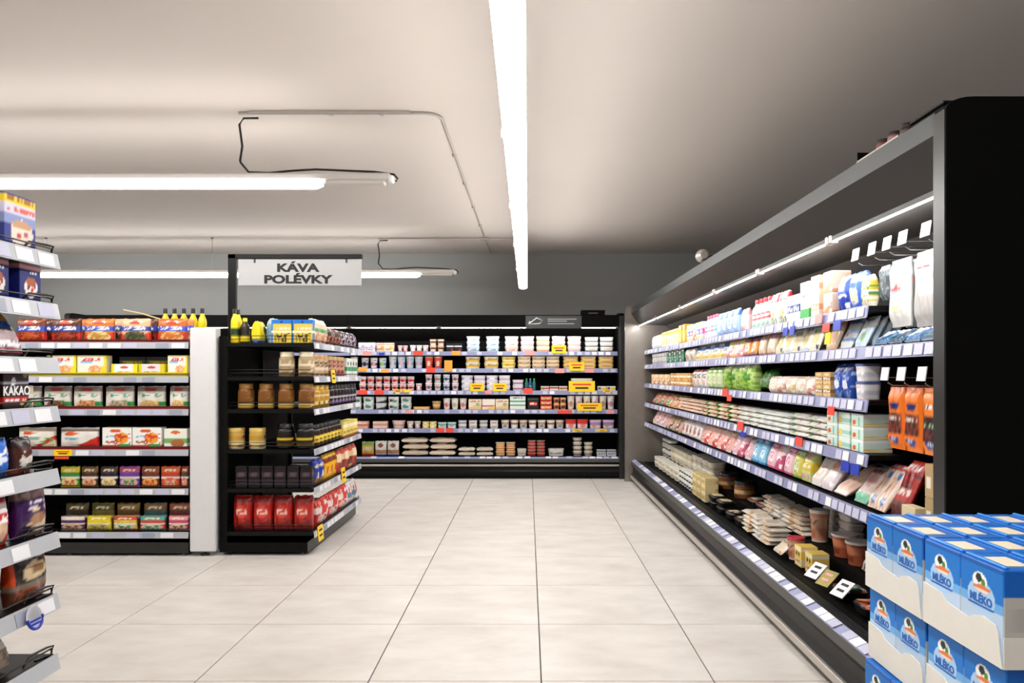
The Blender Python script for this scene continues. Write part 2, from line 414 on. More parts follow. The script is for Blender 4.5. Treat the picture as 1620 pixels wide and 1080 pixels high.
def gondola(name, label, loc, rz, L, zs, depth, base_y, railh, tilt, zback, tagw, tagstep, legx):
    t = empty(name, loc, rz); tag(t, label, 'shelving')
    rnd = random.Random(len(label))
    bs = part('base', MB().box(0, L, base_y, depth, 0.025, 0.10), BLACK, t)
    part('kick_plate', MB().box(0, L, base_y - 0.004, base_y, 0.02, 0.105), mat('dark_kick', '1c1a18', 0.35), t)
    for x in legx:
        part('levelling_foot', MB().loft([[(x + r * math.cos(a), base_y + 0.05 + r * math.sin(a), z) for a in [k * math.pi / 4 for k in range(8)]] for r, z in ((0.02, 0), (0.02, 0.008), (0.007, 0.012), (0.007, 0.03))], lambda p, i, j: None, True), ALU, t)
    part('back_panel', MB().box(0, L, depth - 0.03, depth, 0.1, zback), BLACKM, t)
    n = max(1, round(L / 1.0))
    for k in range(n + 1):
        x = min(max(0.015, L * k / n), L - 0.015)
        part('upright', MB().box(x - 0.015, x + 0.015, depth - 0.06, depth - 0.03, 0.1, zback), BLACK, t)
    for i, z in enumerate(zs):
        sh = part('shelf', MB().box(0.003, L - 0.003, 0.012, depth - 0.06, z - 0.03, z), BLACKS, t)
        part('price_rail', MB().prism(rail_profile(-0.012, z - railh + 0.004, railh, tilt), 0.0, L), RAILG, sh)
        put_tags(sh, 0.02, L - 0.02, -0.0125 + math.sin(tilt) * railh * 0.5, z - railh * 0.5 + 0.002, -tilt, tagw, railh * 0.78, tagstep, rnd, 0.8, (TAGW, TAGW, TAGV, TAGB))
        part('front_wire', MB().tube([(0.01, 0.016, z), (0.01, 0.016, z + 0.022), (L - 0.01, 0.016, z + 0.022), (L - 0.01, 0.016, z)], 0.003, 5), WIRE, sh)
    return t
ZS_G = [1.668, 1.402, 1.145, 0.829, 0.524, 0.184]
gl = gondola('shelving_unit', 'black shelving of soup pouches and packets left of the white post', (-4.62, 5.94, 0), 0, 1.965, ZS_G, 0.52, 0.0, 0.05, 0.10, 1.72, 0.10, 0.125, (0.1, 1.0, 1.9))
ga = gondola('shelving_unit', 'black shelving of coffee jars under the sign, its end open', (-1.68, 5.95, 0), math.pi / 2, 1.66, ZS_G, 0.74, 0.05, 0.05, 0.12, 1.72, 0.09, 0.11, (0.06, 0.8, 1.6))
ZS_N = [1.845, 1.668, 1.476, 1.305, 1.083, 0.857, 0.638, 0.423]
gn = gondola('shelving_unit', 'black shelving of cocoa and cappuccino packs at the near aisle corner', (-1.68, 1.38, 0), math.pi / 2, 1.33, ZS_N, 0.52, 0.03, 0.056, 0.22, 1.95, 0.085, 0.115, (0.06, 0.7, 1.27))
for sh in [c for c in gn.children if c.name.startswith('shelf')]:
    z = max(v.co.z for v in sh.data.vertices)
    part('end_wire', MB().tube([(1.25, 0.03, z + 0.003), (1.315, 0.012, z + 0.004), (1.325, 0.012, z + 0.03), (1.30, 0.02, z + 0.032), (1.22, 0.03, z + 0.03), (1.19, 0.03, z + 0.003)], 0.004, 6), WIRE, sh)
for sh in [c for c in ga.children if c.name.startswith('shelf')]:
    z = max(v.co.z for v in sh.data.vertices)
    for dz in (0.03, 0.055):
        part('end_wire', MB().tube([(0.012, 0.03, z), (0.012, 0.03, z + dz), (0.012, 0.66, z + dz), (0.012, 0.66, z)], 0.003, 5), WIRE, sh)

# white end post
p = empty('end_post', (-2.54, 5.93, 0)); tag(p, 'tall white metal post between the soup and coffee shelving', 'post')
part('column', MB().box(-0.1, 0.1, -0.01, 0.10, 0.035, 1.785, None, 0.008), WHITEMET, p)
part('foot', MB().loft([[(0.0 + r * math.cos(a), 0.04 + r * math.sin(a), z) for a in [k * math.pi / 5 for k in range(10)]] for r, z in ((0.035, 0), (0.035, 0.01), (0.01, 0.016), (0.01, 0.035))], lambda q, i, j: None, True), EDGEMET, p)

# hanging sign
SY = 6.2
sg = empty('aisle_sign', (-2.41, SY, 1.722)); tag(sg, 'white aisle sign reading KÁVA POLÉVKY on a black frame', 'sign')
part('post', MB().box(-0.035, 0.03, -0.02, 0.02, 0.0, 0.678, None, 0.004), BLACKS, sg)
part('arm', MB().box(-0.035, 1.06, -0.02, 0.02, 0.640, 0.678, None, 0.004), BLACKS, sg)
bd = part('board', MB().box(0.045, 1.05, -0.006, 0.006, 0.423, 0.643, None, 0.002), mat('sign_white', 'b4b4b4', 0.5, 0, 0.02), sg)
for x in (0.18, 0.93):
    part('hanger', MB().box(x - 0.008, x + 0.008, -0.01, 0.01, 0.608, 0.643, None, 0.003), EDGEMET, bd)
for s, z in (('KÁVA', 0.538), ('POLÉVKY', 0.443)):
    link('lettering', text_mesh(s, 0.090, 1.46, INK, 0.001, 0.0042), bd, (0.53, -0.0068, z))

# sign label on the end-wall fridge fascia, boxes on top of fridges
lb = empty('fridge_badge', (0.36, 10.294, 2.10)); tag(lb, 'dark grey badge with a white logo on the end-wall fridge fascia', 'badge')
part('plate', MB().box(-0.39, 0.37, -0.002, 0.003, -0.055, 0.115, None, 0.001), mat('badge_grey', '3d4042', 0.5, 0, 0.04), lb)
part('logo', MB().tube([(-0.34, -0.006, 0.01), (-0.24, -0.006, 0.085), (-0.16, -0.006, 0.05), (-0.20, -0.006, 0.01), (-0.36, -0.006, 0.0), (-0.33, -0.006, 0.04)], 0.008, 5), WHITEINK, lb)
for z, a, b in ((0.062, -0.09, 0.30), (0.035, -0.09, 0.17), (0.0, -0.09, 0.27)):
    part('lettering', MB().box(a, b, -0.005, -0.002, z, z + 0.014), mat('grey_ink', 'a0a0a0', 0.6), lb)
def top_box(name, label, cat, loc, rz, w, d, h, m, lid):
    t = empty(name, loc, rz); tag(t, label, cat)
    part('body', MB().box(-w / 2, w / 2, -d / 2, d / 2, 0, h, None, 0.006), m, t)
    part(lid, MB().box(-w / 2 - 0.004, w / 2 + 0.004, -d / 2 - 0.004, d / 2 + 0.004, h, h + 0.012, None, 0.003), BLACKS, t)
    part('label_strip', MB().box(-w * 0.2, w * 0.2, -d / 2 - 0.003, -d / 2, h * 0.3, h * 0.6), mat('maroon_label', '5a3a3a', 0.5), t)
    return t
top_box('control_box', 'small black control box on top of the end-wall fridge', 'box', (0.89, 10.42, 2.228), 0, 0.32, 0.2, 0.055, BLACKM, 'lid')
top_box('control_box', 'black box on the side fridge beside the end panel', 'box', (1.48, 2.70, 2.301), -math.pi / 2, 0.22, 0.12, 0.042, BLACKM, 'lid')
tr = empty('display_tray', (1.49, 3.03, 2.301), -math.pi / 2); tag(tr, 'black tray of dark jars on top of the side fridge canopy', 'tray')
part('tray_base', MB().box(-0.19, 0.17, -0.09, 0.09, 0, 0.01), BLACKM, tr)
part('front_edge', MB().box(-0.19, 0.17, -0.094, -0.09, 0, 0.022), ALU, tr)
part('tray_side', MB().box(-0.194, -0.19, -0.09, 0.09, 0, 0.06), BLACKM, tr)
sp = empty('spotlight', (1.45, 6.05, 2.301)); tag(sp, 'small black and chrome spotlight on the side fridge canopy', 'spotlight')
part('clamp', MB().box(-0.03, 0.05, -0.14, 0.02, 0, 0.05, None, 0.008), BLACK, sp)
part('head', MB().loft([[(0.0 - 0.06 + r * math.cos(a), y, 0.06 + r * math.sin(a)) for a in [k * math.pi / 6 for k in range(12)]] for r, y in ((0.02, 0.05), (0.05, 0.02), (0.055, -0.03), (0.03, -0.08))], lambda q, i, j: None, True), ALU, sp)

# ================================================================== PRODUCTS
def D(base, *shapes, top=None): return dict(base=hx(base), shapes=[tuple(hx(a) if isinstance(a, str) and k > 0 else a for k, a in enumerate(s)) for s in shapes], top=hx(top) if top else None)
def hsh(a, b, s): return math.modf(abs(math.sin(a * 127.1 + b * 311.7 + s * 74.7) * 43758.5453))[0]
def paint(d, u, v):
    c = d['base']
    for k, s in enumerate(d['shapes']):
        t = s[0]
        if t == 'b':                     # band
            if s[1] <= v <= s[2]: c = s[3]
        elif t == 'e':                   # ellipse
            if ((u - s[1]) / s[3]) ** 2 + ((v - s[2]) / s[4]) ** 2 <= 1: c = s[5]
        elif t == 'r':
            if s[1] <= u <= s[2] and s[3] <= v <= s[4]: c = s[5]
        elif t == 's':                   # vertical stripes
            if (u * s[1]) % 1.0 < s[3]: c = s[2]
        elif t == 'w':                   # a line of small print
            if s[1] <= u <= s[2] and abs(v - s[3]) < s[4] and hsh(int(u * 19), int(v * 17), k) < 0.66: c = s[5]
        elif t == 'd':                   # scattered bits (pasta, vegetables, pattern)
            if s[1] <= u <= s[2] and s[3] <= v <= s[4] and hsh(int(u * 15), int(v * 13), k + 3) < s[5]: c = s[6]
        elif t == 'g':                   # diagonal
            if v < s[1] + s[2] * u: c = s[3]
    return c

def ring_rect(w, d, z, k, kd, ch, ox=0, oy=0):
    pts = []
    for i in range(k + 1): pts.append((-w / 2 + ch + (w - 2 * ch) * i / k, -d / 2, z))
    for i in range(kd + 1): pts.append((w / 2, -d / 2 + ch + (d - 2 * ch) * i / kd, z))
    for i in range(k + 1): pts.append((w / 2 - ch - (w - 2 * ch) * i / k, d / 2, z))
    for i in range(kd + 1): pts.append((-w / 2, d / 2 - ch - (d - 2 * ch) * i / kd, z))
    return [(x + ox, y + oy, zz) for x, y, zz in pts]
def ring_ell(w, d, z, n, p=2.0):
    r = []
    for k in range(n):
        a = 2 * math.pi * (k + 0.5) / n - math.pi
        c, s = math.cos(a), math.sin(a)
        r.append((w / 2 * math.copysign(abs(c) ** (2 / p), c), d / 2 * math.copysign(abs(s) ** (2 / p), s), z))
    return r

_pm = {}
def kind_carton(w, d, h, des, seed, res=1):
    m = MB(); k, nv = 22 * res, 20 * res; ch = 0.002
    rows = [0] + [h * i / nv for i in range(1, nv)] + [h]
    rings = [ring_rect(w - 0.004, d - 0.004, 0, k, 3, ch)] + [ring_rect(w, d, 0.002 + (h - 0.004) * i / nv, k, 3, ch) for i in range(nv + 1)] + [ring_rect(w - 0.004, d - 0.004, h, k, 3, ch)]
    def cf(p, i, j):
        if i == -2: return des['top'] or paint(des, 0.03, 0.98)
        if i == -1: return des['base']
        if abs(p[1]) < d / 2 - 0.001 and 'side' in des: return paint(des['side'], p[1] / d + 0.5, p[2] / h)
        if abs(p[1]) < d / 2 - 0.001: return paint(des, 0.02 + 0.1 * (p[1] / d + 0.5), p[2] / h)
        return paint(des, p[0] / w + 0.5, p[2] / h)
    m.loft(rings, cf)
    return [('', m.mesh('carton', CARD))]
def kind_bag(w, d, h, des, seed, mat_=None, stand=0.0):
    rn = random.Random(seed); m = MB(); N = 48; nv = 20
    rings = []
    for i in range(nv + 1):
        v = i / nv
        f = max(0.06, math.sin(math.pi * min(1, max(0, (v * 0.94 + 0.05)))) ** (0.45 if v > 0.5 else 0.4 - 0.25 * stand))
        if stand and v < 0.3: f = max(f, 0.9 * stand + 0.1)
        wv = w * (1 - 0.05 * math.sin(math.pi * v))
        z = h * v
        r = []
        for k in range(N):
            a = 2 * math.pi * (k + 0.5) / N - math.pi
            c, s = math.cos(a), math.sin(a)
            x = wv / 2 * math.copysign(abs(c) ** 0.75, c)
            y = d / 2 * f * math.copysign(abs(s) ** 0.5, s)
            y *= 1 + 0.10 * math.sin(7 * c + 5 * v + seed) + rn.uniform(-0.06, 0.06)
            r.append((x, y, z + (0.006 * math.sin(9 * c + seed) * h * 4 * (v > 0.97))))
        rings.append(r)
    m.loft(rings, lambda p, i, j: paint(des, p[0] / w + 0.5, p[2] / h) if i >= 0 else des['base'], True)
    return [('', m.mesh('bag', mat_ or FILM))]
def revolve(prof, des, n=24, mt=PLASTIC, name='cup'):
    m = MB(); H = max(z for r, z in prof); W = max(r for r, z in prof)
    m.loft([[(r * math.cos(2 * math.pi * k / n), r * math.sin(2 * math.pi * k / n), z) for k in range(n)] for r, z in prof],
           lambda p, i, j: paint(des, p[0] / (2 * W) + 0.5, p[2] / H) if i >= 0 else (des['top'] or des['base']), True)
    return m.mesh(name, mt)
def kind_cup(w, d, h, des, seed, lid='e8e4de'):
    r = w / 2
    prof = [(r * 0.76, 0)] + [(r * (0.76 + 0.19 * k / 11), 0.003 + (h * 0.9 - 0.003) * k / 11) for k in range(12)]
    lm = revolve([(r, h * 0.9), (r, h * 0.985), (r * 0.96, h)], D(lid), 18, PLASTIC, 'lid')
    return [('', revolve(prof, des)), ('lid', lm)]
def kind_jar(w, d, h, des, seed, lid='6a4a20', neck=0.86):
    r = w / 2; b = h * 0.80
    prof = [(r * 0.9, 0), (r, 0.006)] + [(r, 0.006 + (b * 0.86 - 0.006) * k / 9) for k in range(1, 10)] + [(r * 0.95, b * 0.95), (r * neck * 0.95, b)]
    lr = r * neck
    return [('', revolve(prof, des, 18, PLASTIC, 'jar')), ('lid', revolve([(lr, b), (lr, h * 0.985), (lr * 0.95, h)], D(lid), 18, PLASTIC, 'lid'))]
def kind_bottle(w, d, h, des, seed, lid='111'):
    r = w / 2; b = h * 0.62
    prof = [(r * 0.9, 0), (r, 0.006)] + [(r, 0.006 + (b - 0.006) * k / 8) for k in range(1, 9)] + [(r * 0.85, h * 0.70), (r * 0.5, h * 0.8), (r * 0.4, h * 0.86)]
    return [('', revolve(prof, des, 14, PLASTIC, 'bottle')), ('cap', revolve([(r * 0.48, h * 0.86), (r * 0.48, h * 0.985), (r * 0.42, h)], D(lid), 12, PLASTIC, 'cap'))]
def kind_tub(w, d, h, des, seed, lid='ece6da'):
    m = MB(); N = 24; b = h * 0.84; nv = 6
    rings = [ring_ell(w * 0.86, d * 0.86, 0, N, 4)] + [ring_ell(w * (0.88 + 0.08 * k / nv), d * (0.88 + 0.08 * k / nv), 0.003 + (b - 0.003) * k / nv, N, 4) for k in range(nv + 1)]
    m.loft(rings, lambda p, i, j: paint(des, p[0] / w + 0.5, p[2] / b) if i >= 0 else des['base'], True)
    l = MB(); ld = lid if isinstance(lid, dict) else D(lid)
    l.loft([ring_ell(w, d, b, N, 4), ring_ell(w, d, h * 0.96, N, 4), ring_ell(w * 0.96, d * 0.96, h, N, 4)], lambda p, i, j: ld['base'] if i != -2 else (ld['top'] or ld['base']))
    return [('', m.mesh('tub', PLASTIC)), ('lid', l.mesh('lid', PLASTIC))]
def kind_flat(w, d, h, des, seed):
    """thin rounded pack: printed film front, thin rim"""
    m = MB(); nv = 18; rings = []
    rn = random.Random(seed)
    for i in range(nv + 1):
        v = i / nv; e = min(1.0, math.sin(math.pi * max(0.02, min(0.98, v))) * 2.2)
        r = []
        for (x, y, z) in ring_rect(w, d, h * v, 20, 2, 0.001):
            eu = min(1.0, (1 - abs(x) / (w / 2)) * 5 + 0.15)
            r.append((x, y * max(0.2, min(e, eu)) * (1 + 0.12 * math.sin(17 * x / w + 9 * v + seed)), z))
        rings.append(r)
    m.loft(rings, lambda p, i, j: paint(des, p[0] / w + 0.5, p[2] / h) if i >= 0 else des['base'], True)
    return [('', m.mesh('flat_pack', FILM))]
def kind_tray(w, d, h, des, seed, lid='c08060', tray='1a1a1a'):
    """foam tray with food mound under film; front faces -y, print seen from above"""
    m = MB(); N = 20; td = D(tray)
    m.loft([ring_ell(w * 0.84, d * 0.84, 0, N, 5), ring_ell(w * 0.97, d * 0.97, h * 0.6, N, 5), ring_ell(w, d, h * 0.62, N, 5), ring_ell(w, d, h * 0.68, N, 5)], lambda p, i, j: td['base'], False)
    f = MB(); rn = random.Random(seed); rings = []
    for k in range(5):
        s = (0.95, 0.92, 0.78, 0.5, 0.2)[k]
        rings.append([(x, y, h * (0.68 + 0.32 * (k / 4.0) ** 0.6) + rn.uniform(-0.002, 0.002) * (k > 0)) for x, y, z in ring_ell(w * s, d * s, 0, N, 4)])
    f.loft(rings, lambda p, i, j: paint(des, p[0] / w + 0.5, p[1] / d + 0.5), True)
    return [('', m.mesh('food_tray', PLASTIC)), ('contents', f.mesh('contents', FILM))]
KINDS = dict(carton=kind_carton, bag=kind_bag, cup=kind_cup, jar=kind_jar, bottle=kind_bottle, tub=kind_tub, flat=kind_flat, tray=kind_tray)

_cache = {}
def proto(kind, dims, des, seed, kw):
    if kind not in ('bag', 'flat', 'tray'): seed = 0
    key = (kind, dims, id(des), seed, tuple(sorted((k, str(v)) for k, v in kw.items())))
    if key not in _cache: _cache[key] = KINDS[kind](*dims, des, seed, **kw)
    return _cache[key]
N_PROD = 0
def place(name, pr, M, label, cat, group):
    global N_PROD
    N_PROD += 1
    root = link(name, pr[0][1], None, M=M)
    tag(root, label, cat, group)
    for nm, me in pr[1:]: link(nm, me, root)
    return root

PAL = dict(white='f4f4f4', cream='f0e4c4', grey='909090', black='141414', red='d02828', pink='eea8b0', orange='e88030', yellow='f0d030', brown='7a4424', tan='cfa070', green='4a9a48', teal='30a8a0', blue='2850c0', lilac='b0a0d0', purple='7a3a90', coral='e08870')
def colour_word(c): return min(PAL, key=lambda n: sum((a - b) ** 2 for a, b in zip([v ** 0.45 for v in c], [v ** 0.45 for v in hx(PAL[n])])))
def design_words(ds):
    if len(ds) < 2: return ['']
    for pick in (lambda d: [colour_word(s[-1]) for s in d['shapes'] if isinstance(s[-1], tuple)][:1], lambda d: [colour_word(d['base'])], lambda d: [colour_word(s[-1]) for s in d['shapes'] if isinstance(s[-1], tuple)][1:2]):
        w = [' '.join(pick(d)) for d in ds]
        if all(w) and len(set(w)) == len(w): return [x + ' printed' for x in w]
    return [''] * len(ds)
ORD = ['top', 'second', 'third', 'fourth', 'fifth', 'bottom', 'seventh', 'lowest']
def run(F, s, p0, p1, name, cat, desc, kind, dims, des, stack=1, rows=1, gap=0.006, lean=0.0, y=None, seeds=2, jit=None, dz=0.0, skip=0.0, rgap=0.008, yaw=0.0, lay=False, where=None, n=None, local=False, kw=None):
    """a run of look-alike packs along shelf s of F between picture columns p0 and p1 (measured at the shelf front)"""
    kw = kw or {}
    if jit is None: jit = 0.35 if kind in ('bag', 'flat') and not lay else 0.0
    if lay: jit = 0.7
    a, b = (p0, p1) if local else ((F.px(p0, y), F.px(p1, y)) if F is FR and y else (F.px(p0), F.px(p1)))
    if a > b: a, b = b, a
    if F is FR and not local:
        if a < 0.015: a, b = 0.015, b + min(0.015 - a, 0.25)
        b = min(b, 7.49)
    w, d, h = dims
    if lay: fw, fd, fh = w, h, d
    else: fw, fd, fh = w, d, h
    cnt = n or max(1, int((b - a + gap + 0.012) / (fw + gap)))
    step = (b - a) / cnt
    step = max(step, fw + 0.001)
    tail = (' ' + where if where else ' on %s of %s' % ((ORD[s] + ' shelf') if s < len(F.shelves) - 1 else 'base deck' if F in (FB, FR) else 'lowest shelf', F.phrase)) if where != '' else ''
    if stack > 1: desc = re.sub(r',? (stacked|piled) in (twos|threes)|,? (lying )?in (a |tall )*piles? of \w+| in a tall pile|,? fanned flat in piles|,? lying flat| piled flat', '', desc)
    deslist = des if isinstance(des, list) else [des]
    total = cnt * stack * rows
    rowlab = rows > 1 and cnt == 1 and stack == 1
    grp = (desc + tail) if total > 1 else None
    cols = design_words(deslist)
    z0 = F.shelves[s] + dz + 0.001
    y0 = F.front + (F.depth0 if y is None else y)
    rn = random.Random(int(abs(p0) * 13 + s * 7 + cnt))
    for i in range(cnt):
        for r in range(rows):
            for k in range(stack):
                if skip and (k == stack - 1 or stack == 1) and rn.random() < skip: continue
                di = (i * 7 + 0) % len(deslist) if len(deslist) > 1 else 0
                di = i % len(deslist)
                sd = rn.randrange(seeds)
                pr = proto(kind, dims, deslist[di], sd, kw)
                x = a + step * (i + 0.5) + rn.uniform(-jit, jit) * max(0, step - fw)
                yy = y0 + fd / 2 + r * ((fd * 1.22 / math.cos(lean) + 0.004) if lean else (fd + rgap))
                if lean: yy += 0.5 * h * math.sin(lean)
                z = z0 + k * (fh * (1.17 if kind in ('bag', 'flat') else 1.0) + 0.001)
                Ml = Matrix.Translation((x, yy, z))
                wob = rn.uniform(-1, 1) * jit * 0.12
                if yaw or wob: Ml = Ml @ Matrix.Rotation(yaw + wob, 4, 'Z')
                if lay:   # lying on its back, print upwards
                    Ml = Ml @ Matrix.Translation((0, -h / 2, d / 2 * (1.16 if kind in ('bag', 'flat') else 1.0))) @ Matrix.Rotation(-math.pi / 2 + 0.0, 4, 'X')
                elif lean:
                    Ml = Ml @ Matrix.Translation((0, -0.5 * h * math.sin(lean) * 0 - 0.5 * h * math.sin(lean), d / 2 * math.sin(lean))) @ Matrix.Rotation(-lean, 4, 'X')
                lab = ('' if stack == 1 else 'topmost ' if k == stack - 1 else 'undermost ' if k == 0 else 'mid-stack ') + (('front ', 'second-row ', 'third-row ', 'fourth-row ', 'fifth-row ', 'sixth-row ')[r] if rowlab else '') + desc
                for ex in (', ' + cols[di] if cnt > 1 and cols[di] else '', ''):
                    if len(re.findall(r"[^\W_]+", lab + ex + tail)) <= 16: break
                lab += ex + tail
                place(name, pr, F.M @ Ml, lab, cat, grp)

FB = Furn((XB0, 10.30, 0), 0, 0.20, ZS_B + [0.268], lambda px: (px - 835) * 10.53 / 1200 - XB0, 'end-wall fridge', 0.01)
FR = Furn((1.37, YR0, 0), -math.pi / 2, 0.20, ZS_R + [0.268], lambda px, y=0.01: YR0 - (1.57 + y) * 1200 / ((1029 + (px - 1008) * (1100 - 1029) / (1100 - 1008) if px < 1100 else px) - 835), 'side fridge', 0.01)
FL = Furn((-4.62, 5.94, 0), 0, 0.0, ZS_G, lambda px: (px - 835) * 5.98 / 1200 + 4.62, 'soup shelving', 0.03)
FA = Furn((-1.68, 5.95, 0), math.pi / 2, 0.0, ZS_G, lambda px: 1.70 * 1200 / (835 - px) - 5.95, 'coffee shelving', 0.03)
FN = Furn((-1.68, 1.38, 0), math.pi / 2, 0.0, ZS_N, lambda px: 1.72 * 1200 / (835 - px) - 1.38, 'cocoa shelving', 0.035)

# ------------------------------------------------------------------ end-wall fridge
def cupd(base, band, dot, low=None): return D(base, ('b', 0.30, 0.62, band), ('e', 0.5, 0.48, 0.24, 0.22, dot), ('w', 0.15, 0.85, 0.80, 0.05, band), ('b', 0, 0.08, low or band))
W = run
W(FB, 0, 567, 594, 'cheese_carton', 'carton', 'white low carton', 'carton', (0.11, 0.1, 0.125), D('f3eef2', ('b', 0.35, 0.5, 'c9b6da'), ('e', .6, .6, .2, .15, 'b7a5cf'), ('w', .1, .8, .2, .06, '888')), rows=1)
W(FB, 0, 596, 623, 'cheese_carton', 'carton', 'cream carton with orange print', 'carton', (0.115, 0.1, 0.122), D('f2dcc6', ('e', .7, .4, .22, .25, 'f0b860'), ('b', .75, .88, 'd98f86'), ('w', .1, .6, .3, .1, 'b06a5a')))
W(FB, 0, 629, 645, 'dessert_cup', 'cup', 'small pale pink dessert cup', 'cup', (0.068, .068, .085), cupd('eec3c8', 'c47a8a', 'f6e6e6'), kw=dict(lid='f0d8da'))
W(FB, 0, 648, 678, 'dessert_cup', 'cup', 'small white dessert cup with mint and pink band', 'cup', (0.082, .082, .09), [cupd('f0ecee', 'e08aa0', 'fff'), cupd('f0ecee', '8ecfc0', 'fff')], kw=dict(lid='f2eef0'))
W(FB, 0, 679, 703, 'pudding_cup', 'cup', 'brown and cream pudding cup, stacked in twos', 'cup', (0.098, .098, .085), D('e8d2c0', ('b', .45, .8, '6a3826'), ('s', 6, 'c9a890', .2)), stack=2, kw=dict(lid='d9b8a0'))
W(FB, 0, 706, 731, 'dark_pack', 'pack', 'dark pack with a white label band', 'carton', (0.098, .08, .115), D('1c1a22', ('b', .55, .72, 'eee'), ('r', .6, .9, .1, .4, '7a2a3a')))
W(FB, 0, 733, 795, 'butter_tub', 'tub', 'pale blue low tub stacked in threes', 'tub', (0.185, .12, .070), D('cfe3ee', ('b', .3, .6, '6fa0c8'), ('w', .1, .9, .45, .2, 'fff')), stack=3, kw=dict(lid='dfeaf0'))
W(FB, 0, 797, 921, 'butter_tub', 'tub', 'pinkish cream low tub stacked in threes', 'tub', (0.192, .12, .070), [D('f2d8cc', ('b', .3, .55, 'e2a090'), ('w', .1, .9, .45, .2, 'fbeee6')), D('f0dcd6', ('b', .3, .5, 'c9a0b8')), D('f4e0d0', ('b', .2, .5, 'e8b07a'))], stack=3, kw=dict(lid='f2e4dc'))
W(FB, 0, 924, 972, 'butter_tub', 'tub', 'white low tub with dark rim stacked in threes', 'tub', (0.188, .12, .066), D('f4f4f2', ('b', 0, .25, '555'), ('e', .5, .6, .2, .3, 'e8c8a0')), stack=3, kw=dict(lid='f6f6f4'))
W(FB, 1, 553, 567, 'yoghurt_cup', 'cup', 'white and green yoghurt cup', 'cup', (.1, .1, .16), cupd('e8f0e0', '6ab04a', 'f4a0a0'))
W(FB, 1, 570, 612, 'yoghurt_cup', 'cup', 'white and violet patterned yoghurt cup', 'cup', (.105, .105, .15), [cupd('eeeaf2', '7a6ab0', '333'), cupd('f0eef0', '555060', 'e8a0b0'), cupd('e4eef6', '5a8ac8', 'a0c860')])
W(FB, 1, 614, 669, 'yoghurt_cup', 'cup', 'tall pale blue yoghurt cup', 'cup', (.112, .112, .168), [cupd('d4e4f0', '8aa8d0', 'f0c8d0'), cupd('dce8f2', '9ab0d8', 'e8b8c8')])
W(FB, 1, 671, 700, 'yoghurt_cup', 'cup', 'tall strawberry red yoghurt cup', 'cup', (.118, .118, .168), cupd('e8604a', 'd8402e', 'f8e0d0'), kw=dict(lid='f0c0b0'))
W(FB, 1, 733, 792, 'spread_tub', 'tub', 'cream tub with yellow band stacked in twos', 'tub', (.205, .13, .082), D('f2e6c0', ('b', .25, .6, 'f0c040'), ('w', .1, .9, .75, .15, 'a08a50')), stack=2, kw=dict(lid='f6eed6'))
W(FB, 1, 793, 816, 'spread_tub', 'tub', 'bright yellow tub stacked in twos', 'tub', (.195, .13, .082), D('f6d860', ('b', .3, .6, 'fff0b0'), ('w', .1, .9, .7, .15, 'c08a20')), stack=2, kw=dict(lid='f8e8a0'))
W(FB, 1, 818, 886, 'spread_tub', 'tub', 'beige tub with brown smile band stacked in threes', 'tub', (.19, .13, .056), D('f0d8b0', ('e', .5, .5, .38, .28, '7a4a2a'), ('e', .5, .75, .4, .3, 'f0d8b0')), stack=3, kw=dict(lid='f6e8cc'))
W(FB, 1, 889, 973, 'spread_tub', 'tub', 'golden yellow tub with cream lid stacked in threes', 'tub', (.22, .13, .055), D('f0c050', ('e', .5, .5, .4, .3, 'fae0a0'), ('e', .5, .7, .3, .2, 'c07a28')), stack=3, kw=dict(lid='fbeec8'))
W(FB, 2, 567, 656, 'yoghurt_cup', 'cup', 'red and white yoghurt cup stacked in twos', 'cup', (.104, .104, .098), [cupd('f0e4e4', 'd84048', 'b81c28'), cupd('f2dede', 'e05a60', 'c02030')], stack=2, kw=dict(lid='f4e8e8'))
W(FB, 2, 657, 668, 'yoghurt_cup', 'cup', 'single pink yoghurt cup', 'cup', (.085, .085, .10), cupd('f0d0d0', 'c05060', 'fff'))
W(FB, 2, 671, 727, 'yoghurt_cup', 'cup', 'white yoghurt cup with two bands stacked in twos', 'cup', (.098, .098, .112), [cupd('f2f0f2', 'e0808a', '5a6a80'), cupd('eef2f0', '6aa8a0', 'e8707a'), cupd('eef0f6', '6a80b0', '40506a')], stack=2, kw=dict(lid='f0f0f2'))
W(FB, 2, 729, 808, 'cream_tub', 'tub', 'white and lilac tub stacked in threes', 'tub', (.165, .12, .07), [D('ece8f4', ('b', .3, .65, 'a89cc8'), ('e', .5, .5, .2, .3, 'fff')), D('f0eef6', ('b', .2, .4, 'c8b0d0'))], stack=3, kw=dict(lid='f2f0f8'))
W(FB, 2, 810, 829, 'cream_tub', 'tub', 'white tub with plum band', 'tub', (.155, .12, .075), D('f0ecf0', ('b', .3, .6, '9a6a9a')), stack=2, kw=dict(lid='f0e8f0'))
W(FB, 2, 830, 848, 'drink_bottle', 'bottle', 'small green and blue drink bottle', 'bottle', (.046, .046, .17), [D('2a7a5a', ('b', .3, .55, '3060c0')), D('2848a0', ('b', .3, .55, '60c070'))], kw=dict(lid='50c060'))
W(FB, 2, 855, 898, 'cheese_pack', 'pack', 'low white and red pack', 'carton', (.115, .1, .062), [D('f0d8d0', ('b', .4, .7, 'd8483a'), ('e', .3, .5, .15, .3, '6a9a5a')), D('f4e8e0', ('b', .5, .8, 'c83a30'))])
W(FB, 2, 899, 942, 'cheese_pack', 'pack', 'white rounded tub behind the wide yellow card', 'tub', (.30, .13, .17), D('f4eee8', ('b', .4, .6, 'e0b8a0')), kw=dict(lid='f8f4ee'))
W(FB, 2, 945, 974, 'cheese_pack', 'pack', 'low white pack with yellow and blue print', 'carton', (.12, .1, .062), D('f2f0ea', ('b', .2, .6, 'f0d040'), ('r', .1, .35, .3, .8, '3a5ab0')))
